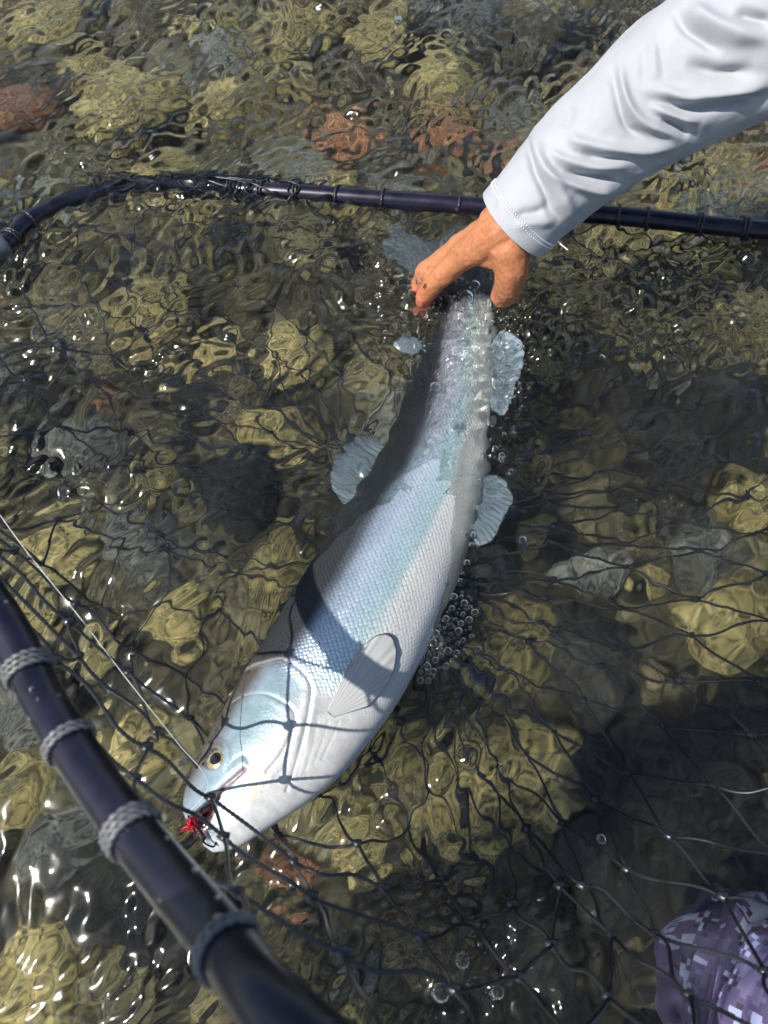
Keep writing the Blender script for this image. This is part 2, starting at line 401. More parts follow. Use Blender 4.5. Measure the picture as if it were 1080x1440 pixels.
def lerp3(x, stops):
    xs = [p for p, _ in stops]; cs = np.array([c for _, c in stops])
    return np.stack([np.interp(x, xs, cs[:, k]) for k in range(3)], -1)
def fish_mesh():
    a = np.concatenate([np.arange(-24, 252, 1.3), np.arange(252, 836, 3.0)])
    na, nphi = len(a), 300
    phi = np.linspace(0, 2 * np.pi, nphi, endpoint=False)
    A, PH = np.meshgrid(a, phi, indexing='ij')
    P, Nrm, vpx = fish_surface(A, PH)
    me = mesh_from('body', np.concatenate([P.reshape(-1, 3), [P[0].mean(0), P[-1].mean(0)]]), grid_faces(na, nphi, True)[:, ::-1])
    bm = bmesh.new(); bm.from_mesh(me); bm.verts.ensure_lookup_table()
    for i in range(nphi):
        j = (i + 1) % nphi
        bm.faces.new((bm.verts[i], bm.verts[j], bm.verts[na * nphi])); b = (na - 1) * nphi
        bm.faces.new((bm.verts[b + j], bm.verts[b + i], bm.verts[na * nphi + 1]))
    bmesh.ops.recalc_face_normals(bm, faces=bm.faces); bm.to_mesh(me); bm.free(); me.shade_smooth()
    # natural colouring: dark back, silver flank, white belly
    q = np.cos(PH) + 0.05 * fbm(A * .012, np.cos(PH) * 3, None, 3, 21)
    body = lerp3(q, [(-1, (.045, .052, .055)), (-.46, (.05, .055, .062)), (-.36, (.12, .14, .175)), (-.22, (.42, .49, .57)), (-.02, (.62, .71, .80)),
                     (.20, (.58, .75, .80)), (.38, (.62, .80, .78)), (.55, (.84, .84, .82)), (1, (.86, .85, .83))])
    pink = sstep(560, 690, A) * np.exp(-((q + .05) / .35) ** 2) * 0.5
    body = body * (1 - pink[..., None]) + np.array([.66, .56, .62]) * pink[..., None]
    hq = lerp3((vpx - 20) / 100, [(-.9, (.07, .065, .055)), (-.34, (.13, .12, .10)), (-.25, (.25, .27, .29)), (-.12, (.36, .46, .56)), (.15, (.42, .57, .64)), (.38, (.58, .68, .72)), (.55, (.80, .80, .79)), (1.2, (.86, .85, .83))])
    green = np.exp(-(((A - 150) / 38) ** 2 + ((vpx - 22) / 26) ** 2))[..., None] * .45
    hq = hq * (1 - green) + np.array([.33, .50, .50]) * green
    w = sstep(214, 246, A - 0.10 * (vpx - 30))[..., None]
    C = hq * (1 - w) + body * w
    hd = (A < 300)
    do, _ = seg_dist(A, vpx, OPERC); dp, _ = seg_dist(A, vpx, PREOP); dl, pl = seg_dist(A, vpx, LIP)
    k = (np.exp(-((do - 2.5) / 1.8) ** 2) * hd * .35)[..., None]; C = C * (1 - k) + np.array([.80, .80, .78]) * k
    k = (np.exp(-(dp / 1.5) ** 2) * hd * .3)[..., None]; C = C * (1 - k) + np.array([.85, .86, .86]) * k
    k = (np.exp(-(dl / 2.6) ** 2) * (A < 100) * .75)[..., None]; C = C * (1 - k) + np.array([.62, .27, .27]) * k
    cheek = (np.exp(-(seg_dist(A, vpx, [(62, 78), (85, 68), (112, 60)])[0] / 7.0) ** 4) * sstep(-.25, .25, vnoise(A * .35, vpx * .35, None, 4) + .25))[..., None] * .8
    C = C * (1 - cheek) + np.array([.82, .66, .34]) * cheek
    er = np.hypot(A - EYE_A, vpx - EYE_V)
    k = (np.exp(-((er - 18) / 6) ** 2) * sstep(16, -4, vpx - .25 * (A - EYE_A)) * .85)[..., None]; C = C * (1 - k) + np.array([.16, .14, .12]) * k
    g = (gape(A, vpx) * hd)[..., None]; C = C * (1 - g) + np.array([.05, .008, .010]) * g
    gum = (np.exp(-(seg_dist(A, vpx, [(-13, 42), (20, 40)])[0] / 3) ** 2) * .5 * (A < 40))[..., None]; C = C * (1 - gum) + np.array([.72, .42, .42]) * gum
    # small dark spots along the back
    rg = np.random.default_rng(11)
    for _ in range(45):
        sa, sq = rg.uniform(40, 830), rg.uniform(-.98, -.68); rr = rg.uniform(1.6, 3.2)
        dd = np.hypot((A - sa) / rr, (np.cos(PH) - sq) / (rr * .013))
        k = (np.exp(-dd ** 4) * .75)[..., None]; C = C * (1 - k) + np.array([.03, .03, .032]) * k
    metal = sstep(-.5, -.2, q) * (1 - sstep(.40, .58, q)) * (1 - .35 * (1 - w[..., 0])) * (1 - g[..., 0])
    scale = w[..., 0] * (1 - .55 * sstep(.5, .8, q))
    pad = lambda X: np.concatenate([X.reshape(na * nphi, -1), X[0].reshape(nphi, -1).mean(0)[None], X[-1].reshape(nphi, -1).mean(0)[None]])
    C = C * (np.array([.52, .525, .53]) + .06 * w + .32 * metal[..., None] * w)
    C = C * (1 + .10 * (1 - w) * fbm(A * .12, vpx * .12, None, 4, 31)[..., None])
    color_attr(me, 'skin', pad(C)); float_attr(me, 'metal', pad(metal)); float_attr(me, 'scale', pad(scale))
    hh = np.where(np.cos(PH) > 0, h_bot(A), h_top(A))
    uu = (A * PXM); vv_ = (PH - np.pi) * 0.052
    st = me.attributes.new('skin_uv', 'FLOAT_VECTOR', 'POINT')
    st.data.foreach_set('vector', pad(np.stack([uu, vv_, 0 * uu], -1)).astype(np.float32).ravel())
    return me
def fish_mat():
    m = M('fish_skin')
    c = m.n('VertexColor', layer_name='skin'); me_ = m.n('Attribute', attribute_name='metal'); sc_ = m.n('Attribute', attribute_name='scale'); uv = m.n('Attribute', attribute_name='skin_uv')
    v = m.n('TexVoronoi'); v.voronoi_dimensions = '2D'; v.inputs['Scale'].default_value = 330; v.inputs['Randomness'].default_value = 0.32
    mp = m.n('Mapping'); mp.inputs['Rotation'].default_value = (0, 0, 0.78); m.l(uv.outputs['Vector'], mp.inputs[0]); m.l(mp.outputs[0], v.inputs['Vector'])
    r = m.ramp(v.outputs['Distance'], [(0.0, (1, 1, 1)), (0.35, (.86, .86, .86)), (0.62, (.42, .42, .42)), (0.8, (.2, .2, .2))])
    mul = m.n('Math', operation='MULTIPLY'); m.l(r.outputs[0], mul.inputs[0]); m.l(sc_.outputs['Fac'], mul.inputs[1])
    # pigment gathers at the scale edges
    dk = m.n('Mix', data_type='RGBA', blend_type='MULTIPLY'); f = m.n('Math', operation='MULTIPLY'); f.inputs[1].default_value = 0.42
    m.l(sc_.outputs['Fac'], f.inputs[0]); m.l(f.outputs[0], dk.inputs[0]); m.l(c.outputs['Color'], dk.inputs[6]); m.l(r.outputs[0], dk.inputs[7])
    # each scale mirrors a little differently
    vr = m.n('MapRange'); m.l(v.outputs['Color'], vr.inputs[0]); vr.inputs[3].default_value = 0.20; vr.inputs[4].default_value = 0.42
    nz = m.n('TexNoise'); nz.inputs['Scale'].default_value = 900; m.l(uv.outputs['Vector'], nz.inputs['Vector'])
    tn = m.n('Mix', data_type='RGBA', blend_type='MULTIPLY'); tn.inputs[0].default_value = 0.35; m.l(dk.outputs[2], tn.inputs[6])
    tr = m.ramp(nz.outputs['Fac'], [(0.3, (.6, .62, .66)), (0.6, (1, 1, 1))]); m.l(tr.outputs[0], tn.inputs[7]); m.l(tn.outputs[2], m.p.inputs['Base Color'])
    mm = m.n('Math', operation='MULTIPLY'); mm.inputs[1].default_value = 0.55; m.l(me_.outputs['Fac'], mm.inputs[0]); m.l(mm.outputs[0], m.p.inputs['Metallic'])
    rg_ = m.n('Math', operation='MULTIPLY_ADD'); rg_.inputs[1].default_value = -0.34; rg_.inputs[2].default_value = 0.34; m.l(me_.outputs['Fac'], rg_.inputs[0])
    ra = m.n('Math', operation='ADD'); m.l(vr.outputs[0], ra.inputs[0]); m.l(rg_.outputs[0], ra.inputs[1]); m.l(ra.outputs[0], m.p.inputs['Roughness'])
    m.set(Coat_Weight=0.06, Coat_Roughness=0.08, Subsurface_Weight=0.0)
    sl_ = m.n('Math', operation='MULTIPLY_ADD'); sl_.inputs[1].default_value = 0.32; sl_.inputs[2].default_value = 0.10; m.l(me_.outputs['Fac'], sl_.inputs[0]); m.l(sl_.outputs[0], m.p.inputs['Specular IOR Level'])
    hb = m.bump(mul.outputs[0], 0.55, 0.0012); nh = m.n('TexNoise'); nh.inputs['Scale'].default_value = 420; nh.inputs['Detail'].default_value = 4; m.l(uv.outputs['Vector'], nh.inputs['Vector']); m.bump(nh.outputs['Fac'], 0.22, 0.0012, hb)
    return m.m
MAT['fish'] = fish_mat()
fish_root = empty('fish', tuple(at_z(470, 920, -0.05)))
tag(fish_root, 'silver sea-run trout with white belly lying half out of the water in the net', 'fish')
def child(name, me, material, root=fish_root):
    o = put(name, me, material); o.parent = root; o.matrix_parent_inverse = root.matrix_world.inverted() if root.type != 'EMPTY' else __import__('mathutils').Matrix.Translation(-Vector(root.location))
    return o
def sub(name, me, material, part):           # part sits at the root's local space already shifted
    o = put(name, me, material); o.parent = part
    return o
body = child('body', fish_mesh(), MAT['fish'])

# eye
def simple(name, col, rough=0.4, metal=0.0, coat=0.0, **kw):
    m = M(name); m.set(Base_Color=col, Roughness=rough, Metallic=metal, Coat_Weight=coat, **kw); return m.m
MAT['eye_white'] = simple('eye_rim', (.07, .065, .06), .25, .2, 1.0)
MAT['iris'] = None
def iris_mat():
    m = M('gold_iris'); tc = m.n('TexCoord'); n1 = m.n('TexNoise'); n1.inputs['Scale'].default_value = 900; m.l(tc.outputs['Object'], n1.inputs['Vector'])
    r = m.ramp(n1.outputs['Fac'], [(.3, (.14, .10, .04)), (.55, (.34, .27, .11)), (.75, (.50, .44, .24))]); m.l(r.outputs[0], m.p.inputs['Base Color'])
    m.set(Roughness=.25, Metallic=.35, Coat_Weight=1.0); return m.m
MAT['iris'] = iris_mat()
MAT['pupil'] = simple('pupil_black', (.004, .004, .006), .06, 0, 1.0)
eP, eN, _ = fish_surface(np.array([EYE_A * 1.0]), np.array([phi_of(EYE_A, EYE_V)])); eP, eN = eP[0], eN[0]
eye_n = eN + np.array([0.05, -0.10, 0.12]); eye_n /= np.linalg.norm(eye_n)
eu = np.cross(eye_n, [0, 1, .2]); eu /= np.linalg.norm(eu); ev = np.cross(eye_n, eu)
def disc(R, r0, r1, z0, z1, seg=32, rings=5, squash=1.0, shift=(0, 0)):
    rr = np.linspace(r0, r1, rings); zz = np.linspace(z0, z1, rings); th = np.linspace(0, 2 * np.pi, seg, endpoint=False)
    V = R[None, None] + eu * (rr[:, None] * np.cos(th) + shift[0])[..., None] + ev * (rr[:, None] * np.sin(th) * squash + shift[1])[..., None] + eye_n * np.broadcast_to(zz[:, None, None], (rings, seg, 1))
    return V.reshape(-1, 3), grid_faces(rings, seg, True)
bV, bF = uv_ball(14, 28)
eyeball = eP - eye_n * 0.0030
V = eyeball + 0.0112 * bV[:, :1] * eu + 0.0112 * bV[:, 1:2] * ev + 0.0062 * bV[:, 2:3] * eye_n
eye = child('eye', mesh_from('eye', V, bF), MAT['eye_white'])
def dome(r0, r1, lift, n=10, seg=36, shift=(0., 0.)):
    rr = np.linspace(r0, r1, n); th = np.linspace(0, 2 * np.pi, seg, endpoint=False)
    z = 0.0062 * np.sqrt(np.clip(1 - (rr / 0.0112) ** 2, 0, 1)) + lift
    V = eyeball + eu * (rr[:, None] * np.cos(th) + shift[0])[..., None] + ev * (rr[:, None] * np.sin(th) + shift[1])[..., None] + eye_n * (z[:, None] + 0 * th)[..., None]
    return mesh_from('dome', V.reshape(-1, 3), grid_faces(n, seg, True))
for nm, me, mt in (('iris', dome(0.0036, 0.0084, 0.0004, shift=(-.0012, .0012)), MAT['iris']), ('pupil', dome(0.00005, 0.0047, 0.0006, shift=(-0.0016, 0.0014)), MAT['pupil'])):
    o = put(nm, me, mt); o.parent = eye

# fins
def fin_mat(name, c1, c2, alpha=0.75):
    m = M(name); a = m.n('Attribute', attribute_name='fin')
    sx = m.n('SeparateXYZ'); m.l(a.outputs['Vector'], sx.inputs[0])
    w = m.n('Math', operation='MULTIPLY'); w.inputs[1].default_value = 14 * 6.283; m.l(sx.outputs[0], w.inputs[0])
    s = m.n('Math', operation='SINE'); m.l(w.outputs[0], s.inputs[0]); mr = m.n('MapRange'); m.l(s.outputs[0], mr.inputs[0]); mr.inputs[1].default_value = -1
    r = m.ramp(mr.outputs[0], [(0, c1), (.6, c2), (1, c2)]); m.l(r.outputs[0], m.p.inputs['Base Color'])
    m.set(Roughness=.3, Coat_Weight=.4, Transmission_Weight=0.0); m.p.inputs['Alpha'].default_value = 1.0
    tr = m.n('BsdfTranslucent'); m.l(r.outputs[0], tr.inputs[0]); tp = m.n('BsdfTransparent'); mx = m.n('MixShader'); mx.inputs[0].default_value = .30
    m.l(m.p.outputs[0], mx.inputs[1]); m.l(tr.outputs[0], mx.inputs[2]); m2 = m.n('MixShader'); m2.inputs[0].default_value = 1 - alpha
    m.l(mx.outputs[0], m2.inputs[1]); m.l(tp.outputs[0], m2.inputs[2]); m.l(m2.outputs[0], m.out.inputs[0])
    m.bump(mr.outputs[0], .10, .0006); return m.m
MAT['fin_pale'] = fin_mat('pale_fin', (.50, .505, .50), (.56, .56, .55), .97)
MAT['fin_blue'] = fin_mat('grey_fin', (.26, .35, .43), (.36, .46, .55), .45)
MAT['fin_dark'] = fin_mat('dark_fin', (.10, .13, .15), (.19, .23, .27), .7)
def fin(name, base, outer, material, wave=0.002, th=0.0007, nu=40, nv=24, ragged=0.0, seed=0):
    b = resample(catmull(base, 10), 1e-4); q = resample(catmull(outer, 10), 1e-4)
    tb = np.linspace(0, 1, nu); B = b[(tb * (len(b) - 1)).astype(int)]; Q = q[(tb * (len(q) - 1)).astype(int)]
    if ragged: Q = B + (Q - B) * (1 - ragged * np.abs(vnoise(tb * 13, tb * 0 + seed, None, seed)))[:, None]
    w = np.linspace(0, 1, nv)
    G = B[:, None] * (1 - w)[None, :, None] + Q[:, None] * w[None, :, None]
    nrm = np.cross(B[-1] - B[0], Q[nu // 2] - B[nu // 2]); nrm /= np.linalg.norm(nrm)
    if nrm[2] < 0: nrm = -nrm
    U, W = np.meshgrid(tb, w, indexing='ij')
    G = G + nrm * ((wave * np.sin(U * 9 + seed) * W + wave * np.sin(W * 5 + seed * 2) * W)[..., None])
    thick = th * (1 - .85 * W)[..., None] * nrm
    V = np.concatenate([(G + thick).reshape(-1, 3), (G - thick).reshape(-1, 3)])
    F1 = grid_faces(nu, nv); F2 = grid_faces(nu, nv, off=nu * nv)[:, ::-1]
    I = np.arange(nu * nv).reshape(nu, nv); edge = np.concatenate([I[0, :], I[1:, -1], I[-1, -2::-1], I[-2:0:-1, 0]]); e2 = np.roll(edge, -1)
    F3 = np.stack([edge, e2, e2 + nu * nv, edge + nu * nv], -1)
    me = mesh_from(name, V, np.concatenate([F1, F2, F3]))
    at = me.attributes.new('fin', 'FLOAT_VECTOR', 'POINT')
    st = np.stack([U, W, 0 * U], -1).reshape(-1, 3); at.data.foreach_set('vector', np.concatenate([st, st]).astype(np.float32).ravel())
    return child(name, me, material)
def on_fish(px, py, lift=0.0):                # flank point under a photo pixel
    best = None
    a = np.linspace(-20, 830, 240); ph = np.linspace(0.05, math.pi - .05, 140); A, PH = np.meshgrid(a, ph, indexing='ij')
    if not hasattr(on_fish, 'c'): on_fish.c = fish_surface(A, PH, False)
    P, N, _ = on_fish.c; qx, qy, _ = project(P); i = np.argmin((qx - px) ** 2 + (qy - py) ** 2)
    return P.reshape(-1, 3)[i] + N.reshape(-1, 3)[i] * lift
Z = at_z
def fin_on_flank(name, base, outer, material, nu=48, nv=34):
    b = resample(catmull([(x, y, 0) for x, y in base], 10), .02); q = resample(catmull([(x, y, 0) for x, y in outer], 10), .02); tb = np.linspace(0, 1, nu); w = np.linspace(0, 1, nv)
    B = b[(tb * (len(b) - 1)).astype(int)]; Q = q[(tb * (len(q) - 1)).astype(int)]; G = B[:, None] * (1 - w)[None, :, None] + Q[:, None] * w[None, :, None]
    on_fish(500, 950); FP, FN, _ = on_fish.c; fx, fy, _ = project(FP); U, W = np.meshgrid(tb, w, indexing='ij'); top, low = np.zeros((nu, nv, 3)), np.zeros((nu, nv, 3))
    edge = np.minimum(1, np.minimum(U, 1 - U) * 9) * np.minimum(1, (1 - W) * 6)
    for a_ in range(nu):
        for b_ in range(nv):
            d2 = (fx - G[a_, b_, 0]) ** 2 + (fy - G[a_, b_, 1]) ** 2; k = np.argpartition(d2.ravel(), 6)[:6]; wt = 1 / (d2.ravel()[k] + .5); wt /= wt.sum()
            p = (FP.reshape(-1, 3)[k] * wt[:, None]).sum(0); n_ = (FN.reshape(-1, 3)[k] * wt[:, None]).sum(0)
            lift = .0006 + .0022 * W[a_, b_] ** 2 + .0004 * math.sin(U[a_, b_] * 60) * W[a_, b_]
            top[a_, b_] = p + n_ * (lift + .0006 * edge[a_, b_]); low[a_, b_] = p + n_ * (lift - .0004 * edge[a_, b_])
    V = np.concatenate([top.reshape(-1, 3), low.reshape(-1, 3)]); I = np.arange(nu * nv).reshape(nu, nv); ed = np.concatenate([I[0, :], I[1:, -1], I[-1, -2::-1], I[-2:0:-1, 0]]); e2 = np.roll(ed, -1)
    me = mesh_from(name, V, np.concatenate([grid_faces(nu, nv), grid_faces(nu, nv, off=nu * nv)[:, ::-1], np.stack([ed, e2, e2 + nu * nv, ed + nu * nv], -1)]))
    at = me.attributes.new('fin', 'FLOAT_VECTOR', 'POINT'); st = np.stack([U, W, 0 * U], -1).reshape(-1, 3); at.data.foreach_set('vector', np.concatenate([st, st]).astype(np.float32).ravel())
    return child(name, me, material)
fin_on_flank('pectoral_fin', [(459, 1000), (464, 1006), (470, 1009)], [(488, 940), (506, 914), (528, 895), (546, 892), (556, 912), (546, 955), (514, 994)], MAT['fin_pale'])
fin('pelvic_fin', [on_fish(664, 745), on_fish(676, 710), on_fish(686, 672)], [Z(668, 772, -.022), Z(690, 752, -.012), Z(712, 722, -.008), Z(717, 700, -.008), Z(706, 676, -.012)], MAT['fin_blue'], .003, ragged=.06, seed=3)
fin('anal_fin', [on_fish(690, 575, -.002), on_fish(692, 530, -.002), on_fish(690, 485, -.002)], [Z(706, 588, -.014), Z(726, 555, -.004), Z(738, 510, .002), Z(734, 478, .002), Z(712, 466, -.006)], MAT['fin_blue'], .003, ragged=.08, seed=5)
fin('dorsal_fin', [on_fish(502, 712, -.006), on_fish(520, 675, -.006), on_fish(540, 632, -.006)], [Z(478, 716, -.042), Z(462, 690, -.030), Z(470, 655, -.022), Z(492, 624, -.020), Z(520, 618, -.03)], MAT['fin_blue'], .003, ragged=.1, seed=7)
fin('adipose_fin', [on_fish(584, 515, -.004), on_fish(587, 498, -.004), on_fish(590, 485, -.004)], [Z(572, 502, -.03), Z(556, 492, -.024), Z(556, 480, -.022), Z(572, 476, -.026)], MAT['fin_blue'], .001, nu=16, nv=10)
fin('tail_fin', [fish_axis(np.array(825.)) + fish_frame(np.array(825.))[1] * k for k in (-.026, 0, .026)],
    [Z(528, 352, -.030), Z(545, 322, -.028), Z(590, 340, -.03), Z(628, 338, -.035), Z(660, 312, -.03), Z(690, 318, -.03)], MAT['fin_dark'], .004, .001, 60, 30, ragged=.1, seed=9)

# ------------------------------------------------------------------ red fly in the mouth and its line
fly_p = on_fish(272, 1160, 0.002)
MAT['fly_red'] = simple('red_feather', (.55, .008, .03), .5)
MAT['hook'] = simple('black_hook', (.015, .015, .017), .25, .8)
MAT['fly_dark'] = simple('dark_thread', (.02, .004, .006), .5)
fly = empty('fishing_fly', tuple(fly_p)); tag(fly, 'small red feather fishing fly hooked in the mouth of the fish', 'fishing fly')
def local(V, root): return V - np.array(root.location)
hk = catmull([fly_p + np.array(d) for d in [(-.004, .006, .004), (.004, -.004, .006), (.012, -.014, .006), (.018, -.016, .003), (.018, -.010, -.001), (.013, -.008, .001)]], 10)
put('hook', mesh_from('hook', *(lambda t: (local(t[0], fly), t[1]))(tube(hk, .0007, 6))), MAT['hook'], fly)
def hairs(root, center, n, length, rad, seed, direc, spread):
    rg = np.random.default_rng(seed); parts = []
    for _ in range(n):
        d = np.array(direc) + rg.normal(size=3) * spread; d /= np.linalg.norm(d); L = length * rg.uniform(.55, 1.1); b = center + rg.normal(size=3) * .0016
        bend = rg.normal(size=3) * .25
        P = np.array([b + d * L * t + bend * L * t * t for t in np.linspace(0, 1, 6)]); parts.append(tube(P, rad * np.linspace(1, .4, 6), 4))
    V, F = join_parts(parts); return local(V, root), F
put('body', mesh_from('fly_body', *hairs(fly, fly_p + np.array([0, -.001, .002]), 46, .0075, .0007, 3, (-.2, .1, .35), .8)), MAT['fly_red'], fly)
h = put('hackle', mesh_from('hackle', *hairs(fly, fly_p + np.array([.006, -.004, .003]), 34, .017, .00022, 4, (.7, -.4, .35), .7)), MAT['fly_dark'], fly); tag(h, kind='stuff')
bx = catmull([fly_p + np.array([.004, -.003, .005]), fly_p + np.array([.008, -.008, .005]), fly_p + np.array([.011, -.012, .004])], 8)
put('thread_head', mesh_from('thread_head', *(lambda t: (local(t[0], fly), t[1]))(tube(bx, .0020, 8, 2600, .25))), MAT['fly_dark'], fly)
MAT['line'] = simple('clear_line', (.55, .55, .52), .15, 0, .6)
ln = [fly_p + np.array([-.004, .006, .004]), at_z(293, 1100, .052), at_z(250, 1045, .075), at_z(180, 957, .105), at_z(112, 868, .125), at_z(41, 780, .14), at_z(-120, 560, .12), at_z(-330, 330, .03)]
fl = put('fishing_line', mesh_from('fishing_line', *tube(resample(catmull(ln, 14), .004), .00032, 5)), MAT['line'])
tag(fl, 'thin pale fishing line running from the mouth of the fish', 'fishing line')

# ------------------------------------------------------------------ landing net: hoop, lashings, knotted cords
rim_ctrl = []
for (px, py, z) in [(0, 348, .006), (40, 312, -.002), (100, 284, -.012), (170, 267, -.018), (270, 264, -.016), (400, 271, -.006), (540, 281, .002), (680, 291, .005), (850, 302, .008), (1080, 324, .010)]:
    rim_ctrl.append(at_z(px, py, z))
rim_ctrl += [np.array(p) for p in [(.60, .60, .03), (.66, .42, .09), (.60, .16, .18), (.40, -.10, .30), (.15, -.15, .365)]]
for (px, py, zd) in [(412, 1440, .225), (300, 1308, .266), (185, 1168, .311), (70, 1000, .359), (0, 866, .389)]:
    rim_ctrl.append(at_depth(px, py, zd))
rim_ctrl += [np.array(p) for p in [(-.31, .225, .235), (-.43, .34, .16), (-.49, .47, .07), (-.475, .58, .025)]]
RIM = catmull(rim_ctrl, 22, True)
RIM_R = 0.0104
arc = np.concatenate([[0], np.cumsum(np.linalg.norm(np.diff(np.concatenate([RIM, RIM[:1]]), axis=0), axis=1))]); PER = arc[-1]
def rim_at(s):
    s = np.mod(s, PER); R = np.concatenate([RIM, RIM[:1]]); return np.stack([np.interp(s, arc, R[:, k]) for k in range(3)], -1)
def tube_mat():
    m = M('anodised_tube'); tc = m.n('TexCoord'); n1 = m.n('TexNoise'); n1.inputs['Scale'].default_value = 60; n1.inputs['Detail'].default_value = 6; m.l(tc.outputs['Object'], n1.inputs['Vector'])
    r = m.ramp(n1.outputs['Fac'], [(.35, (.006, .005, .013)), (.7, (.017, .013, .032))]); m.l(r.outputs[0], m.p.inputs['Base Color'])
    rr = m.n('MapRange'); m.l(n1.outputs['Fac'], rr.inputs[0]); rr.inputs[3].default_value = .22; rr.inputs[4].default_value = .42; m.l(rr.outputs[0], m.p.inputs['Roughness'])
    m.set(Metallic=.35, Coat_Weight=.3, Coat_Roughness=.2); return m.m
MAT['tube'] = tube_mat()
MAT['cord'] = simple('black_cord', (.010, .011, .016), .35, 0, .35)
MAT['lash'] = simple('grey_lashing', (.115, .118, .125), .4, 0, .4)
MAT['fitting'] = simple('grey_fitting', (.16, .17, .19), .38, .5)
net = empty('landing_net', (0.05, 0.3, -0.12)); tag(net, 'large landing net with black purple tube hoop and knotted black mesh', 'landing net')
NL = np.array(net.location)
V, F = tube(np.concatenate([RIM, RIM[:2]]), RIM_R, 24, caps=False)
put('hoop', mesh_from('hoop', V - NL, F), MAT['tube'], net)
s_left = [np.argmin(np.linalg.norm(RIM - at_z(2, 346, .006), axis=1))]
i0 = s_left[0]; seg = RIM[max(0, i0 - 3):i0 + 4] if i0 >= 3 else np.concatenate([RIM[i0 - 6:], RIM[:5]])
V, F = tube(resample(seg, .004), RIM_R + .003, 20); put('sleeve_fitting', mesh_from('sleeve_fitting', V - NL, F), MAT['fitting'], net)
def lashing(s, turns, material, pitch=.0036, r=.0017, tail=True):
    n = turns * 22; t = np.linspace(0, 1, n); c = rim_at(s + (t - .5) * turns * pitch)
    T = rim_at(np.array([s + .002]))[0] - rim_at(np.array([s - .002]))[0]; T /= np.linalg.norm(T)
    a = np.cross(T, [0, 0, 1.]); a /= np.linalg.norm(a); b = np.cross(a, T); th = t * turns * 2 * np.pi
    P = c + (RIM_R + r * .8) * (np.cos(th)[:, None] * a + np.sin(th)[:, None] * b)
    V, F = tube(resample(P, .0009), r, 8, 1500, .30); put('lashing', mesh_from('lashing', V - NL, F), material, net)
def s_of(px, py, zd=None):
    qx, qy, dep = project(RIM); d = (qx - px) ** 2 + (qy - py) ** 2 + (0 if zd is None else ((dep - zd) * 2000) ** 2)
    return arc[np.argmin(np.where(dep > .05, d, 1e12))]
for (px, py, tn) in [(18, 905, 3), (82, 1020, 2), (192, 1180, 3), (372, 1395, 2)]: lashing(s_of(px, py, .32), tn, MAT['lash'], pitch=.0031, r=.0014)
for (px, py, tn) in [(60, 305, 2), (110, 282, 1), (215, 262, 3), (285, 262, 2), (330, 266, 2), (385, 270, 2), (450, 275, 1), (520, 280, 1), (640, 288, 1), (860, 303, 1), (905, 307, 1), (975, 314, 2), (1045, 321, 2)]: lashing(s_of(px, py, .8), tn, MAT['cord'], r=.0015)

# mesh bag: nodes relaxed like a real hanging net
NC, NR = 36, 12
CEN = np.array([0.02, 0.27])
ss = np.arange(NC) / NC * PER
node = np.zeros((NR, NC, 3)); rgn = np.random.default_rng(21)
for j in range(NR):
    p = rim_at(ss + (0.5 * (j % 2)) * PER / NC)
    f = j / (NR - 1)
    k = np.interp(f, [0, .35, .6, 1], [1, .90, .66, .10])
    zt = np.interp(f, [0, .45, 1], [0, 1, 1])
    xy = CEN + (p[:, :2] - CEN) * k
    z = (p[:, 2] - .010) * (1 - zt) + (-.07) * zt
    node[j] = np.concatenate([xy, z[:, None]], 1)
    if j: node[j] += rgn.normal(size=(NC, 3)) * np.array([.007, .007, .006])
node[0, :, 2] -= .004
idx = np.arange(NR * NC).reshape(NR, NC)
def down(j, i, side):                          # the two cords leaving a knot
    if j % 2 == 0: return (j + 1, i if side else (i - 1) % NC)
    return (j + 1, (i + 1) % NC if side else i)
E = np.array([[idx[j, i], idx[down(j, i, sd)]] for j in range(NR - 1) for i in range(NC) for sd in (0, 1)])
P = node.reshape(-1, 3).copy(); rest = .066 * rgn.uniform(.92, 1.1, len(E)); rest[:2 * NC] = .055
fa = np.linspace(-10, 830, 60); fC = fish_axis(fa); fR = np.maximum(half_t(fa), .012)
LAST = slice((NR - 1) * NC, NR * NC)
k0 = np.abs(fC[None, 5:52, 1] - node[-1][:, 1:2] * 1.0).argmin(1) + 5; gather = fC[k0] + np.array([.006, 0, 0]); gather[:, 2] = -.085
fd, fv, fn = fish_frame(fa); fh = (h_top(fa) + h_bot(fa)) / 2
pin = NC
prev = P.copy()
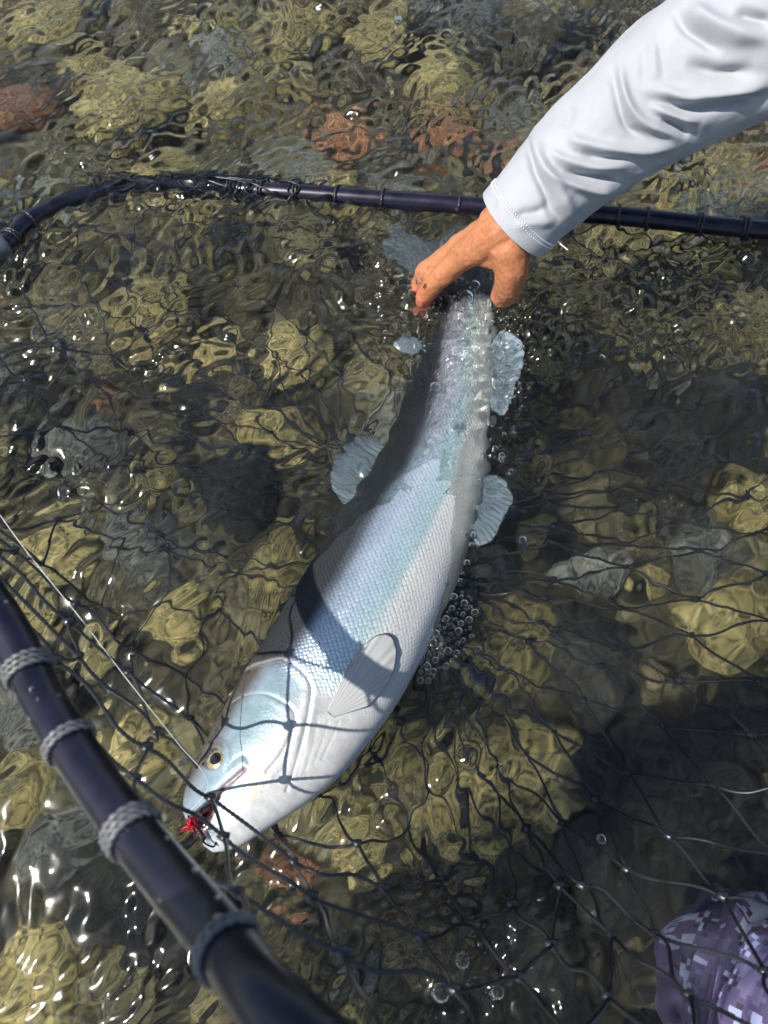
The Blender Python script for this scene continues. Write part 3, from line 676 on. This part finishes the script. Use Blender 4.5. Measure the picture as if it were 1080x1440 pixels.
for it in range(170):
    vel = (P - prev) * .6; prev = P.copy(); P[pin:] += vel[pin:]; P[pin:, 2] -= .0004
    for _ in range(3):
        d = P[E[:, 1]] - P[E[:, 0]]; L = np.linalg.norm(d, axis=1) + 1e-9
        ex = np.maximum(L - rest, 0) + np.minimum(L - .55 * rest, 0) * .3
        c = d / L[:, None] * (ex * .5)[:, None]
        acc = np.zeros_like(P); w = np.zeros(len(P)); np.add.at(acc, E[:, 0], c); np.add.at(acc, E[:, 1], -c); np.add.at(w, E[:, 0], 1); np.add.at(w, E[:, 1], 1)
        acc /= np.maximum(w, 1)[:, None] * .5 + .5; acc[:pin] = 0; P += acc
    P[LAST] += (gather - P[LAST]) * .25
    # rests on the stones, bears the fish
    fl_ = -.062 + .022 * vnoise(P[:, 0] * 12, P[:, 1] * 12, None, 33) + .045 * sstep(-.12, -.4, P[:, 0]); P[pin:, 2] = np.maximum(P[pin:, 2], fl_[pin:])
    D = P[:, None] - fC[None]; lv = (D * fv).sum(-1) / (fh + .006); ln_ = (D * fn).sum(-1) / (fR + .006); la = (D * fd).sum(-1) / .012
    q = np.sqrt(lv ** 2 + ln_ ** 2 + la ** 2); k = q.argmin(1); m = q.min(1) < 1; m[:pin] = False
    P[m, 2] = np.minimum(P[m, 2], fC[k[m], 2] - (fR[k[m]] + .008) * np.sqrt(np.clip(1 - lv[m, k[m]] ** 2, .05, 1)))
node = P.reshape(NR, NC, 3)
def strand(p, q, rl, seed):
    L = np.linalg.norm(q - p); slack = max(0, rl - L); n = 7; t = np.linspace(0, 1, n)[1:]
    rg = np.random.default_rng(seed); dirn = np.array([rg.normal() * .6, rg.normal() * .6, -.5 + rg.normal() * .4])
    sag = min(.012, .45 * math.sqrt(max(slack * L, 1e-8))) + .0015
    w = rg.normal(size=3) * .0018
    return [p + (q - p) * x + dirn * sag * 4 * x * (1 - x) * .5 + w * math.sin(x * 6.28) for x in t]
kV, kF = uv_ball(6, 8)
for side in (1, 0):
    for i in range(NC):
        j, c = 0, i; pts = [node[0, i] + np.array([0, 0, .0])]; kn = []
        while j < NR - 1:
            j2, c2 = down(j, c, side); e = (j * NC + c) * 2 + side
            pts += strand(node[j, c], node[j2, c2], rest[e], e); j, c = j2, c2; kn.append(node[j, c])
        cord = resample(catmull(np.array(pts), 3), .0016)
        parts = [tube(cord, .00125, 6, 2300, .22)]
        if side:
            for kp in kn:
                rg = np.random.default_rng(int(abs(kp[0]) * 1e6) % 99991)
                kk = kV * np.array([.0044, .0036, .0034]) * rg.uniform(.8, 1.2) * (1 + .2 * np.sin(kV[:, :1] * 5 + kV[:, 1:2] * 7)); parts.append((kk + kp, kF))
        V, F = join_parts(parts); put('mesh_cord', mesh_from('mesh_cord', V - NL, F), MAT['cord'], net)
# loose ends of net tangled round the far tube
rg = np.random.default_rng(8); parts = []
for _ in range(24):
    s = s_of(rg.uniform(160, 480), 266, .85) + rg.uniform(-.01, .01); p0 = rim_at(np.array([s]))[0]; a = rg.uniform(0, 6.28)
    pts = [p0 + np.array([rg.uniform(-.05, .05) * t, math.sin(a + t * 5) * (.014 + .008 * rg.uniform()), math.cos(a + t * 5) * .0145 - .002]) for t in np.linspace(0, 1, 7)]
    parts.append(tube(resample(catmull(pts, 6), .002), .0011, 6, 2300, .2))
V, F = join_parts(parts); tag(put('tangled_cord', mesh_from('tangled_cord', V - NL, F), MAT['cord'], net), kind='stuff')
# drops sitting on the near tube
rg = np.random.default_rng(5); parts = []
dV, dF = uv_ball(7, 10)
for _ in range(34):
    s = s_of(60, 980, .35) + rg.uniform(-.36, .16); c = rim_at(np.array([s]))[0]; th = rg.uniform(-.9, 1.2)
    T = rim_at(np.array([s + .002]))[0] - c; T /= np.linalg.norm(T); a = np.cross(T, [0, 0, 1.]); a /= np.linalg.norm(a); b = np.cross(a, T); b = b if b[2] > 0 else -b
    r = rg.uniform(.0006, .0017); parts.append((dV * r * np.array([1, 1, .8]) + c + RIM_R * (math.sin(th) * a + math.cos(th) * b), dF))
V, F = join_parts(parts); tag(put('droplets', mesh_from('droplets', V - NL, F), MAT['bead'], net), kind='stuff')

# ------------------------------------------------------------------ person reaching in: hand and white sleeve
person = empty('person', tuple(at_z(725, 470, 0))); tag(person, 'person in white long-sleeved shirt, only arm and hand in view, gripping the fish tail', 'person')
PL = np.array(person.location)
D_ = at_depth
J = dict(wrist=D_(708, 322, .715), wristb=D_(752, 290, .705), arm=D_(860, 190, .68),
         i0=D_(650, 362, .742), i1=D_(615, 393, .763), i2=D_(597, 417, .785), i3=D_(593, 436, .803),
         m0=D_(645, 352, .755), m1=D_(599, 382, .779), m2=D_(589, 406, .803), m3=D_(602, 432, .825),
         r0=D_(652, 347, .772), r1=D_(606, 380, .804), r2=D_(598, 402, .826), r3=D_(612, 424, .842),
         p0=D_(660, 340, .788), p1=D_(618, 370, .822), p2=D_(608, 384, .838), p3=D_(622, 406, .85),
         t0=D_(716, 350, .712), t1=D_(719, 381, .722), t2=D_(716, 402, .740), t3=D_(707, 416, .765))
def cone(p, q, r0, r1, n=10, seg=18, sq=None):
    P = np.array([p + (q - p) * t for t in np.linspace(0, 1, n)]); T, N, B = frames(P); r = np.linspace(r0, r1, n); th = np.linspace(0, 2 * np.pi, seg, endpoint=False)
    rows = []
    d = (q - p) / np.linalg.norm(q - p)
    for k in (.999, .9, .7, .4): rows.append((p - d * r0 * k, r0 * math.sqrt(1 - k * k)))
    for k in range(n): rows.append((P[k], r[k]))
    for k in (.4, .7, .9, .999): rows.append((q + d * r1 * k, r1 * math.sqrt(1 - k * k)))
    V = np.array([[c + rr * (math.cos(t) * N[0] + math.sin(t) * B[0]) for t in th] for c, rr in rows]).reshape(-1, 3)
    return V, grid_faces(len(rows), seg, True)
parts = []
def chain(keys, rad):
    for k in range(len(keys) - 1): parts.append(cone(J[keys[k]], J[keys[k + 1]], rad[k], rad[k + 1]))
chain(['arm', 'wristb', 'wrist'], [.040, .0285, .0270])
J['wa'] = J['wrist'] + (J['p0'] - J['i0']) * .22; J['wc'] = J['wrist'] - (J['p0'] - J['i0']) * .15
for k, w0, r1 in (('i0', 'wc', .0138), ('m0', 'wrist', .0140), ('r0', 'wrist', .0130), ('p0', 'wa', .0118)):
    parts.append(cone(J[w0], J[k], .0225, r1))
chain(['i0', 'i1', 'i2', 'i3'], [.0132, .0112, .0094, .0072])
chain(['m0', 'm1', 'm2', 'm3'], [.0132, .0112, .0096, .0075])
chain(['r0', 'r1', 'r2', 'r3'], [.0124, .0105, .0090, .0070])
chain(['p0', 'p1', 'p2', 'p3'], [.0108, .0092, .0080, .0064])
chain(['wrist', 't0', 't1', 't2', 't3'], [.0250, .0205, .0165, .0146, .0128])
J['web1'] = (J['i0'] * .5 + J['t1'] * .5) + (J['wrist'] - J['i0']) * .16
parts.append(cone(J['i0'] + (J['wrist'] - J['i0']) * .25, J['web1'], .0125, .0095)); parts.append(cone(J['t0'], J['web1'], .0165, .0095))
V, F = join_parts(parts)
hand = put('arm', mesh_from('arm', V - PL, F), None, person)
rm = hand.modifiers.new('r', 'REMESH'); rm.mode = 'VOXEL'; rm.voxel_size = .0011; rm.use_smooth_shade = True
sm = hand.modifiers.new('s', 'SMOOTH'); sm.factor = .5; sm.iterations = 8
dg = bpy.context.evaluated_depsgraph_get(); ev_ = hand.evaluated_get(dg); me = bpy.data.meshes.new_from_object(ev_); hand.modifiers.clear(); hand.data = me
n = len(me.vertices); X = np.zeros(n * 3, np.float32); me.vertices.foreach_get('co', X); X = X.reshape(-1, 3).astype(float); NN = np.zeros(n * 3, np.float32); me.vertices.foreach_get('normal', NN); NN = NN.reshape(-1, 3)
W_ = X + PL
def near(p, r): return np.exp(-(np.linalg.norm(W_ - p, axis=1) / r) ** 2)
dsp = np.zeros(n)
for k in ('i0', 'm0', 'r0', 'p0'): dsp += .0024 * near(J[k] + np.array([-.006, 0, .012]), .009)
def along(p, q):                               # tendons
    d = q - p; t = np.clip(((W_ - p) @ d) / (d @ d), 0, 1); return np.linalg.norm(W_ - p - t[:, None] * d, axis=1)
toc = np.array([0, 0, CAM_H]) - J['m0']; toc /= np.linalg.norm(toc)
for k in ('i0', 'm0'):
    dsp += .0010 * np.exp(-(along(J['wrist'] + toc * .02, J[k] + toc * .012) / .0035) ** 2)
for (a_, b_, c_) in (('i0', 'i1', 'i2'), ('m0', 'm1', 'm2'), ('t1', 't2', 't3')):  # creases at the joints
    ax = J[c_] - J[a_]; ax /= np.linalg.norm(ax); u = (W_ - J[b_]) @ ax; m = near(J[b_], .016)
    dsp += m * (-.0009) * (np.exp(-((u) / .0009) ** 2) + np.exp(-((u - .0032) / .0009) ** 2) + np.exp(-((u + .0032) / .0009) ** 2))
dsp += .0006 * fbm(W_[:, 0] * 90, W_[:, 1] * 90, W_[:, 2] * 90, 3, 4)
X = X + NN * dsp[:, None]; me.vertices.foreach_set('co', X.astype(np.float32).ravel()); me.update()
tipk = np.max([near(J[k], .022) for k in ('i3', 'm3', 'r3', 'p3')], axis=0)[:, None]; thk = near(J['t3'], .016)[:, None]
base_c = np.array([.40, .165, .078]) * (1 + .10 * fbm(W_[:, 0] * 55, W_[:, 1] * 55, W_[:, 2] * 55, 3, 6))[:, None]
base_c = base_c * (1 - tipk * .85) + np.array([.52, .11, .09]) * tipk * .85; base_c = base_c * (1 - thk * .5) + np.array([.50, .20, .15]) * thk * .5
color_attr(me, 'skin', np.clip(base_c, 0, 1))
def skin_mat():
    m = M('wet_skin'); c = m.n('VertexColor', layer_name='skin'); tc = m.n('TexCoord')
    v = m.n('TexVoronoi'); v.inputs['Scale'].default_value = 900; m.l(tc.outputs['Object'], v.inputs['Vector'])
    n1 = m.n('TexNoise'); n1.inputs['Scale'].default_value = 260; n1.inputs['Detail'].default_value = 4; m.l(tc.outputs['Object'], n1.inputs['Vector'])
    r = m.ramp(n1.outputs['Fac'], [(.3, (.82, .78, .76)), (.65, (1.06, 1.05, 1.04))]); mx = m.n('Mix', data_type='RGBA', blend_type='MULTIPLY'); mx.inputs[0].default_value = 1
    m.l(c.outputs['Color'], mx.inputs[6]); m.l(r.outputs[0], mx.inputs[7]); m.l(mx.outputs[2], m.p.inputs['Base Color'])
    m.p.inputs['Specular IOR Level'].default_value = .3; m.set(Roughness=.52, Subsurface_Weight=.12, Subsurface_Scale=.004); m.p.inputs['Subsurface Radius'].default_value = (1, .35, .2)
    b = m.bump(v.outputs['Distance'], .25, .0006); m.bump(n1.outputs['Fac'], .3, .001, b); return m.m
MAT['skin'] = skin_mat(); me.materials.clear(); me.materials.append(MAT['skin'])
# one bead of water on the knuckle
bead = D_(588, 396, .755); V = bead + np.array([.0028, .0028, .0034]) * uv_ball(9, 14)[0]
put('water_bead', mesh_from('water_bead', V - PL, uv_ball(9, 14)[1]), MAT['bead'], person)

SL_S = np.array([0, .12, .4, .72, 1.0, 1.35])
SL_P = np.array([D_(722, 316, .712), D_(756, 281, .703), D_(826, 213, .683), D_(950, 118, .650), D_(1075, 48, .618), D_(1240, -25, .57)])
SL_R = np.array([.0400, .0425, .0500, .0605, .0660, .070])
def sleeve_mesh():
    ns, nt = 330, 380; s = np.linspace(0, 1.35, ns); C = interp(s, SL_S, SL_P); R = interp(s, SL_S, SL_R)
    T, N, B = frames(C); th = np.linspace(0, 2 * np.pi, nt, endpoint=False); S, TH_ = np.meshgrid(s, th, indexing='ij')
    dirv = np.cos(TH_)[..., None] * N[:, None] + np.sin(TH_)[..., None] * B[:, None]
    V = C[:, None] + dirv * R[:, None, None]
    toc = np.array([0, 0, CAM_H]) - V; toc /= np.linalg.norm(toc, axis=-1)[..., None]; front = sstep(-.15, .15, (toc * dirv).sum(-1))
    qx, qy, _ = project(V)
    d = np.zeros_like(S)
    folds = [  # (polyline in the photo, height in mm, width in px): creases and the rolls beside them
        ([(744, 186), (748, 224), (763, 256), (780, 286), (800, 320)], -4.0, 5), ([(756, 182), (760, 222), (776, 252), (794, 284), (812, 312)], 4.6, 9),
        ([(767, 211), (793, 224), (838, 233), (898, 233)], 3.2, 8), ([(790, 240), (838, 250), (885, 253)], -5.0, 8), ([(757, 236), (793, 256), (838, 270), (876, 273)], 3.8, 8),
        ([(815, 215), (849, 222), (905, 221)], -2.6, 6), ([(798, 184), (815, 202), (860, 210), (911, 211), (976, 200)], 4.2, 9), ([(803, 146), (795, 186)], -1.6, 8),
        ([(858, 88), (866, 135), (882, 178), (909, 195)], -3.2, 7), ([(871, 86), (877, 135), (897, 165), (925, 182), (976, 197)], 4.6, 9),
        ([(925, 168), (955, 180), (972, 187)], -3.4, 6), ([(911, 149), (945, 162), (988, 171)], 3.6, 7), ([(916, 144), (976, 150), (1037, 144), (1090, 134)], -4.0, 8),
        ([(900, 126), (964, 135), (1037, 128), (1090, 112)], 4.6, 11), ([(964, 87), (1013, 102), (1065, 104)], -4.2, 11), ([(948, 10), (969, 38), (993, 57), (1022, 76)], -4.0, 9),
        ([(966, 4), (993, 30), (1037, 48), (1090, 56)], 5.4, 13), ([(1030, 16), (1090, 34)], -4.5, 10), ([(842, 118), (838, 170)], -.7, 7),
        ([(905, 60), (908, 115)], -.9, 5), ([(930, 55), (935, 115)], -.9, 5), ([(920, 55), (922, 118)], .9, 5),
        ([(735, 285), (758, 288), (778, 287)], -2.2, 6), ([(735, 300), (765, 300), (790, 305)], 1.8, 8), ([(708, 258), (713, 285)], -1.2, 5)]
    for pl, h, w in folds:
        dist, pos = seg_dist(qx + 3 * vnoise(qx * .03, qy * .03, None, 5), qy + 3 * vnoise(qx * .03, qy * .03, None, 6), smooth2(pl)); fade = sstep(-.02, .3, pos) * (1 - sstep(.68, 1.0, pos)) * .9 + .1
        d += .0018 * h * np.exp(-(dist / w) ** 2) * fade * front
    d += .0030 * vnoise(S * 7 + np.cos(TH_) * 2, np.sin(TH_) * 2.2 + S * 3, None, 3) * (1 - front) * sstep(.05, .3, S)
    d += .0016 * fbm(S * 5, np.cos(TH_) * 1.5, np.sin(TH_) * 1.5, 3, 9) * sstep(.02, .2, S)
    # hem: a doubled band, pulled in at the two rows of stitches
    stp = 1.0 / 0.33
    hem = .0014 * (1 - sstep(.055, .062, S)); hem -= .0009 * (np.exp(-((S - .046) / .0022) ** 2) + np.exp(-((S - .058) / .0022) ** 2)); d += hem
    face = (toc * dirv).sum(-1)                      # the opening is cut slantwise: it bows over the back of the hand
    V = V - T[:, None] * ((.013 * face * (1 - sstep(0, .22, S)))[..., None])
    V = V + dirv * d[..., None]
    inner = C[:70, None] + dirv[:70] * (R[:70, None, None] - .0016 + d[:70, :, None] * .9) - T[:70, None] * ((.013 * face[:70] * (1 - sstep(0, .22, S[:70])))[..., None])
    Vall = np.concatenate([inner[::-1].reshape(-1, 3), V.reshape(-1, 3)]); me = mesh_from('sleeve', Vall - PL, grid_faces(70 + ns, nt, True)[:, ::-1])
    return me, V, s, th, dirv
sl_me, SV, ss_, sth, sdir = sleeve_mesh()
def cloth_mat():
    m = M('white_performance_cloth'); tc = m.n('TexCoord')
    n1 = m.n('TexNoise'); n1.inputs['Scale'].default_value = 1500; n1.inputs['Detail'].default_value = 2; m.l(tc.outputs['Object'], n1.inputs['Vector'])
    n2 = m.n('TexNoise'); n2.inputs['Scale'].default_value = 25; n2.inputs['Detail'].default_value = 5; m.l(tc.outputs['Object'], n2.inputs['Vector'])
    r = m.ramp(n2.outputs['Fac'], [(.3, (.305, .318, .345)), (.7, (.345, .357, .383))]); m.l(r.outputs[0], m.p.inputs['Base Color'])
    m.set(Roughness=.8, Sheen_Weight=.15); m.bump(n1.outputs['Fac'], .35, .0006); return m.m
MAT['cloth'] = cloth_mat()
sleeve = put('sleeve', sl_me, MAT['cloth'], person)
MAT['thread'] = simple('white_thread', (.86, .87, .89), .6)
parts = []
for row in (.046, .058):
    i = int(np.argmin(np.abs(ss_ - row)))
    for k in range(0, len(sth), 4):
        p = SV[i, k] + sdir[i, k] * .0004; q = SV[i, (k + 2) % len(sth)] + sdir[i, (k + 2) % len(sth)] * .0004
        parts.append(tube(np.array([p, p + (q - p) * .3 + sdir[i, k] * .0004, p + (q - p) * .7 + sdir[i, k] * .0004, q]), .00045, 5))
V, F = join_parts(parts); tag(put('stitching', mesh_from('stitching', V - PL, F), MAT['thread'], sleeve), kind='stuff')
V, F = tube(catmull([D_(783, 336, .705), D_(788, 343, .703), D_(793, 347, .702), D_(799, 352, .702)], 6), .0005, 5); put('loose_thread', mesh_from('loose_thread', V - PL, F), MAT['thread'], sleeve)

# ------------------------------------------------------------------ second person: leg in digital camouflage
leg_p = empty('person', tuple(at_z(1010, 1390, -.12))); tag(leg_p, "person's bent leg in purple and white pixel camouflage trousers under rippled water", 'person')
LP = np.array(leg_p.location)
def camo_mat():
    m = M('pixel_camouflage_cloth'); a = m.n('Attribute', attribute_name='cloth_uv')
    def cells(size, nscale, seed):
        s = m.n('VectorMath', operation='SNAP'); s.inputs[1].default_value = (size * 1.5, size, size); m.l(a.outputs['Vector'], s.inputs[0])
        o = m.n('VectorMath', operation='ADD'); o.inputs[1].default_value = (seed, seed * .7, 0); m.l(s.outputs[0], o.inputs[0])
        n1 = m.n('TexNoise'); n1.inputs['Scale'].default_value = nscale; n1.inputs['Detail'].default_value = 6; n1.inputs['Roughness'].default_value = .75; m.l(o.outputs[0], n1.inputs['Vector']); return n1
    n1 = cells(.0034, 26, 3.1); n2 = cells(.0034, 20, 9.7)
    r1 = m.ramp(n1.outputs['Fac'], [(0, (.02, .011, .024)), (.43, (.02, .011, .024)), (.435, (.05, .04, .10)), (.53, (.05, .04, .10)), (.535, (.085, .075, .16))]); r1.color_ramp.interpolation = 'CONSTANT'
    r2 = m.ramp(n2.outputs['Fac'], [(0, (0, 0, 0)), (.54, (1, 1, 1))]); r2.color_ramp.interpolation = 'CONSTANT'
    mx = m.n('Mix', data_type='RGBA'); m.l(r2.outputs[0], mx.inputs[0]); m.l(r1.outputs[0], mx.inputs[6]); mx.inputs[7].default_value = (.22, .25, .40, 1)
    m.l(mx.outputs[2], m.p.inputs['Base Color']); m.set(Roughness=.75); return m.m
MAT['camo'] = camo_mat()
def leg_mesh():
    K = [at_z(915, 1345, -.10), at_z(945, 1352, -.09), at_z(1000, 1378, -.075), at_z(1075, 1415, -.05), at_z(1180, 1475, .0), at_z(1400, 1600, .10)]
    C = resample(catmull(K, 16), .002); n = len(C); dist = np.concatenate([[0], np.cumsum(np.linalg.norm(np.diff(C, axis=0), axis=1))])
    R = .068 * np.sqrt(np.clip(1 - (1 - np.clip(dist / .055, 0, 1)) ** 2, .0004, 1)) + .00 * dist
    R = R * (1 + .12 * np.clip(dist / .25, 0, 1)); T, N, B = frames(C); th = np.linspace(0, 2 * np.pi, 160, endpoint=False)
    S, H = np.meshgrid(dist, th, indexing='ij'); dv = np.cos(H)[..., None] * N[:, None] + np.sin(H)[..., None] * B[:, None]
    d = .005 * fbm(S * 30, np.cos(H) * 1.4, np.sin(H) * 1.4, 4, 5) + .0035 * np.sin(S * 190 + 2.2 * np.sin(H * 2)) * np.exp(-((S - .07) / .05) ** 2)
    V = C[:, None] + dv * (R[:, None] + d * np.minimum(1, R[:, None] / .03))[..., None]
    me = mesh_from('leg', V.reshape(-1, 3) - LP, grid_faces(n, 160, True)[:, ::-1])
    at = me.attributes.new('cloth_uv', 'FLOAT_VECTOR', 'POINT'); at.data.foreach_set('vector', np.stack([S, H * .065, 0 * S], -1).astype(np.float32).ravel())
    return me
put('trouser_leg', leg_mesh(), MAT['camo'], leg_p)

# the same person's left arm, raised to hold the phone that takes the picture (just outside the frame)
MAT['shirt'] = simple('dark_blue_shirt', (.05, .07, .14), .8)
AK = [(-.06, -.035, .625), (-.13, -.07, .60), (-.29, -.15, .545), (-.46, -.27, .49), (-.40, -.38, .62), (-.24, -.50, .84), (-.16, -.56, .92)]
C = resample(catmull(AK, 12), .008); dd = np.linspace(0, 1, len(C)); R = np.interp(dd, [0, .1, .2, .45, .55, .8, 1], [.030, .034, .040, .055, .058, .064, .075]); R = R + .003 * vnoise(dd * 40, dd * 0, None, 3)
V, F = tube(C, R, 28); put('raised_arm', mesh_from('raised_arm', V - LP, F), MAT['shirt'], leg_p)

# ------------------------------------------------------------------ water surface
def water_mesh():
    dx = .0022; xs = np.arange(-.84, .8401, dx); ys = np.arange(-.34, 1.4201, dx); X, Y = np.meshgrid(xs, ys)
    ny, nx = X.shape
    rg = np.random.default_rng(12)
    def field(lo, hi, aniso, ang, slope, seed):                 # random waves between two wavelengths
        r = np.random.default_rng(seed); kx = np.fft.fftfreq(nx, dx) * 2 * np.pi; ky = np.fft.fftfreq(ny, dx) * 2 * np.pi; KX, KY = np.meshgrid(kx, ky)
        a = KX * math.cos(ang) + KY * math.sin(ang); b = -KX * math.sin(ang) + KY * math.cos(ang); K = np.hypot(a, b * aniso) + 1e-6
        k0, k1 = 2 * np.pi / hi, 2 * np.pi / lo; A = np.exp(-((np.log(K) - (math.log(k0) + math.log(k1)) / 2) / ((math.log(k1) - math.log(k0)) / 2)) ** 2) / K ** 2
        f = np.fft.ifft2(A * np.fft.fft2(r.normal(size=X.shape))).real
        gx, gy = np.gradient(f, dx); return f * slope / math.sqrt((gx ** 2 + gy ** 2).mean())
    def warp(f, amt, sc, seed):
        u = vnoise(X * sc, Y * sc, None, seed) * amt; v = vnoise(X * sc, Y * sc, None, seed + 3) * amt
        ix = np.clip((X + u - xs[0]) / dx, 0, nx - 1.001); iy = np.clip((Y + v - ys[0]) / dx, 0, ny - 1.001); i, j = ix.astype(int), iy.astype(int); a, b = ix - i, iy - j
        return f[j, i] * (1-a) * (1-b) + f[j, i+1] * a * (1-b) + f[j+1, i] * (1-a) * b + f[j+1, i+1] * a * b
    big = field(.10, .30, 1.0, .3, .06, 1); mid = warp(field(.030, .075, 1.4, 2.2, .17, 2), .02, 9, 40); fine = warp(field(.011, .026, 1.5, 2.5, .34, 3), .012, 14, 50)
    calm = sstep(-.5, .7, fbm(X * 3.2, Y * 3.2, None, 3, 61)); 
    amp_f = .40 + .80 * calm; amp_f *= 1 - .62 * np.exp(-(((X - .2) / .17) ** 2 + ((Y - .18) / .17) ** 2) ** 2)
    amp_f += .35 * np.exp(-(((X + .26) / .16) ** 2 + ((Y - .25) / .2) ** 2)); far = sstep(.62, 1.0, Y); amp_f = amp_f * (1 + .35 * far)
    Zw = big + mid * (.75 + .4 * vnoise(X * 4, Y * 4, None, 70)) + fine * amp_f
    def rings(px, py, lam, slope, reach, r0=0.0):
        c = at_z(px, py, 0); r = np.hypot(X - c[0], Y - c[1]); k = 2 * np.pi / lam
        return slope / k * np.sin(k * r + 2 * vnoise(X * 20, Y * 20, None, int(px))) * np.exp(-np.maximum(r - r0, 0) / reach) * sstep(0, .01, r)
    for (px, py, lam, sl, reach, r0) in [(595, 435, .016, .22, .05, .0), (708, 428, .014, .22, .045, .0), (650, 430, .022, .18, .08, .02), (615, 625, .013, .09, .04, .0), (690, 600, .02, .05, .04, 0),
                                         (725, 510, .024, .08, .04, 0), (580, 360, .018, .22, .06, 0), (960, 1330, .03, .22, .05, .065), (835, 1190, .016, .12, .03, 0), (280, 1150, .016, .12, .04, 0), (640, 700, .02, .08, .06, 0)]:
        Zw += rings(px, py, lam, sl, reach, r0)
    # thrown-up splash round the tail and hand, and the wake trailing to the right
    c = at_z(640, 420, 0); r = np.hypot(X - c[0], Y - c[1]); turb = warp(field(.008, .024, 1, 0, .8, 9), .01, 20, 90)
    Zw += turb * (np.exp(-(r / .10) ** 4) * 1.1) + turb * .8 * np.exp(-(((X - at_z(700, 560, 0)[0]) / .035) ** 2 + ((Y - at_z(700, 560, 0)[1]) / .10) ** 2))
    wk = at_z(880, 440, 0); Zw += .75 * turb * np.exp(-(((X - wk[0] - .05) / .22) ** 2 + ((Y - wk[1]) / .07) ** 2))
    wk = at_z(680, 1330, 0); Zw += .55 * turb * np.exp(-(((X - wk[0]) / .07) ** 2 + ((Y - wk[1]) / .06) ** 2))
    # thin film creeping up the flank of the fish
    px_, py_, _ = project(np.stack([X, Y, 0 * X], -1))
    Zw += .004 * np.exp(-(seg_dist(px_, py_, [(430, 775), (500, 725), (570, 690)])[0] / 14) ** 2)
    edge = np.minimum(np.minimum(X - xs[0], xs[-1] - X), np.minimum(Y - ys[0], ys[-1] - Y)); Zw *= sstep(0, .08, edge)
    V = np.stack([X, Y, Zw], -1).reshape(-1, 3); F = grid_faces(ny, nx)
    # the river beyond
    ox = np.concatenate([-np.geomspace(30, .9, 24), [xs[0]], np.linspace(xs[0], xs[-1], 9)[1:-1], [xs[-1]], np.geomspace(.9, 30, 24)])
    oy = np.concatenate([-np.geomspace(30, .4, 24), [ys[0]], np.linspace(ys[0], ys[-1], 9)[1:-1], [ys[-1]], np.geomspace(1.5, 30, 24)])
    OX, OY = np.meshgrid(ox, oy); inside = (OX >= xs[0]) & (OX <= xs[-1]) & (OY >= ys[0]) & (OY <= ys[-1])
    OZ = np.where(inside, 0, .01 * vnoise(OX * 4, OY * 4, None, 7) * sstep(1.0, 2.0, np.maximum(np.abs(OX), np.abs(OY - .5))))
    Fo = grid_faces(len(oy), len(ox)); keep = ~inside.ravel()[Fo].all(1)
    return mesh_from('water', np.concatenate([V, np.stack([OX, OY, OZ], -1).reshape(-1, 3)]), np.concatenate([F, Fo[keep] + len(V)]))
water = tag(put('water', water_mesh(), MAT['water']), kind='structure')

# bubbles and drops on the water
bub = [put('bubble', None, None)] if False else []
bV6, bF6 = uv_ball(9, 14); bub_me = mesh_from('bubble', bV6 * np.array([1, 1, .75]), bF6); bub_me.materials.append(MAT['bead'])
rg = np.random.default_rng(77)
spots = []
while len(spots) < 70:
    t = rg.uniform() ** 1.3; c_ = (592 + 50 * t + abs(rg.normal()) * 16 - 4, 940 - 95 * t + rg.normal() * 8, rg.uniform(.0012, .0042))
    if all((c_[0] - b_[0]) ** 2 + (c_[1] - b_[1]) ** 2 > ((c_[2] + b_[2]) * 1550) ** 2 for b_ in spots): spots.append(c_)
for _ in range(26):
    t = rg.uniform(); spots.append((640 + 75 * t + rg.normal() * 8, 830 - 230 * t + rg.normal() * 12, rg.uniform(.0015, .0035)))
for _ in range(80): spots.append((rg.normal(645, 48), rg.normal(440, 38), rg.uniform(.0010, .0036)))
spots += [(655, 420, .009), (668, 402, .006), (612, 545, .006), (700, 540, .007), (640, 600, .006), (735, 760, .004), (620, 1395, .007), (650, 1350, .006), (700, 1395, .005), (845, 1180, .004), (1005, 1262, .003), (560, 30, .006), (845, 505, .005)]
for (px, py, r) in spots:
    p = at_z(px, py, .0); o = put('bubble', bub_me, None, water); o.location = (p[0], p[1], r * .25); o.scale = (r, r, r); o.rotation_euler = (0, 0, rg.uniform(0, 6))
parts = []
sV, sF = uv_ball(5, 7)
for (cx, cy, sx, sy, n_, zl) in [(800, 470, 45, 32, 90, .004), (640, 425, 50, 30, 150, .012), (560, 350, 40, 26, 120, .006), (690, 520, 35, 60, 120, .004), (905, 690, 30, 50, 26, .003), (660, 1385, 40, 25, 30, .004), (735, 520, 12, 40, 40, .008)]:
    for _ in range(n_):
        p = at_z(rg.normal(cx, sx), rg.normal(cy, sy), 0); r = rg.uniform(.0006, .0018); parts.append((sV * r + p + np.array([0, 0, abs(rg.normal()) * zl]), sF))
V, F = join_parts(parts); tag(put('spray_drops', mesh_from('spray_drops', V, F), MAT['bead'], water), kind='stuff')
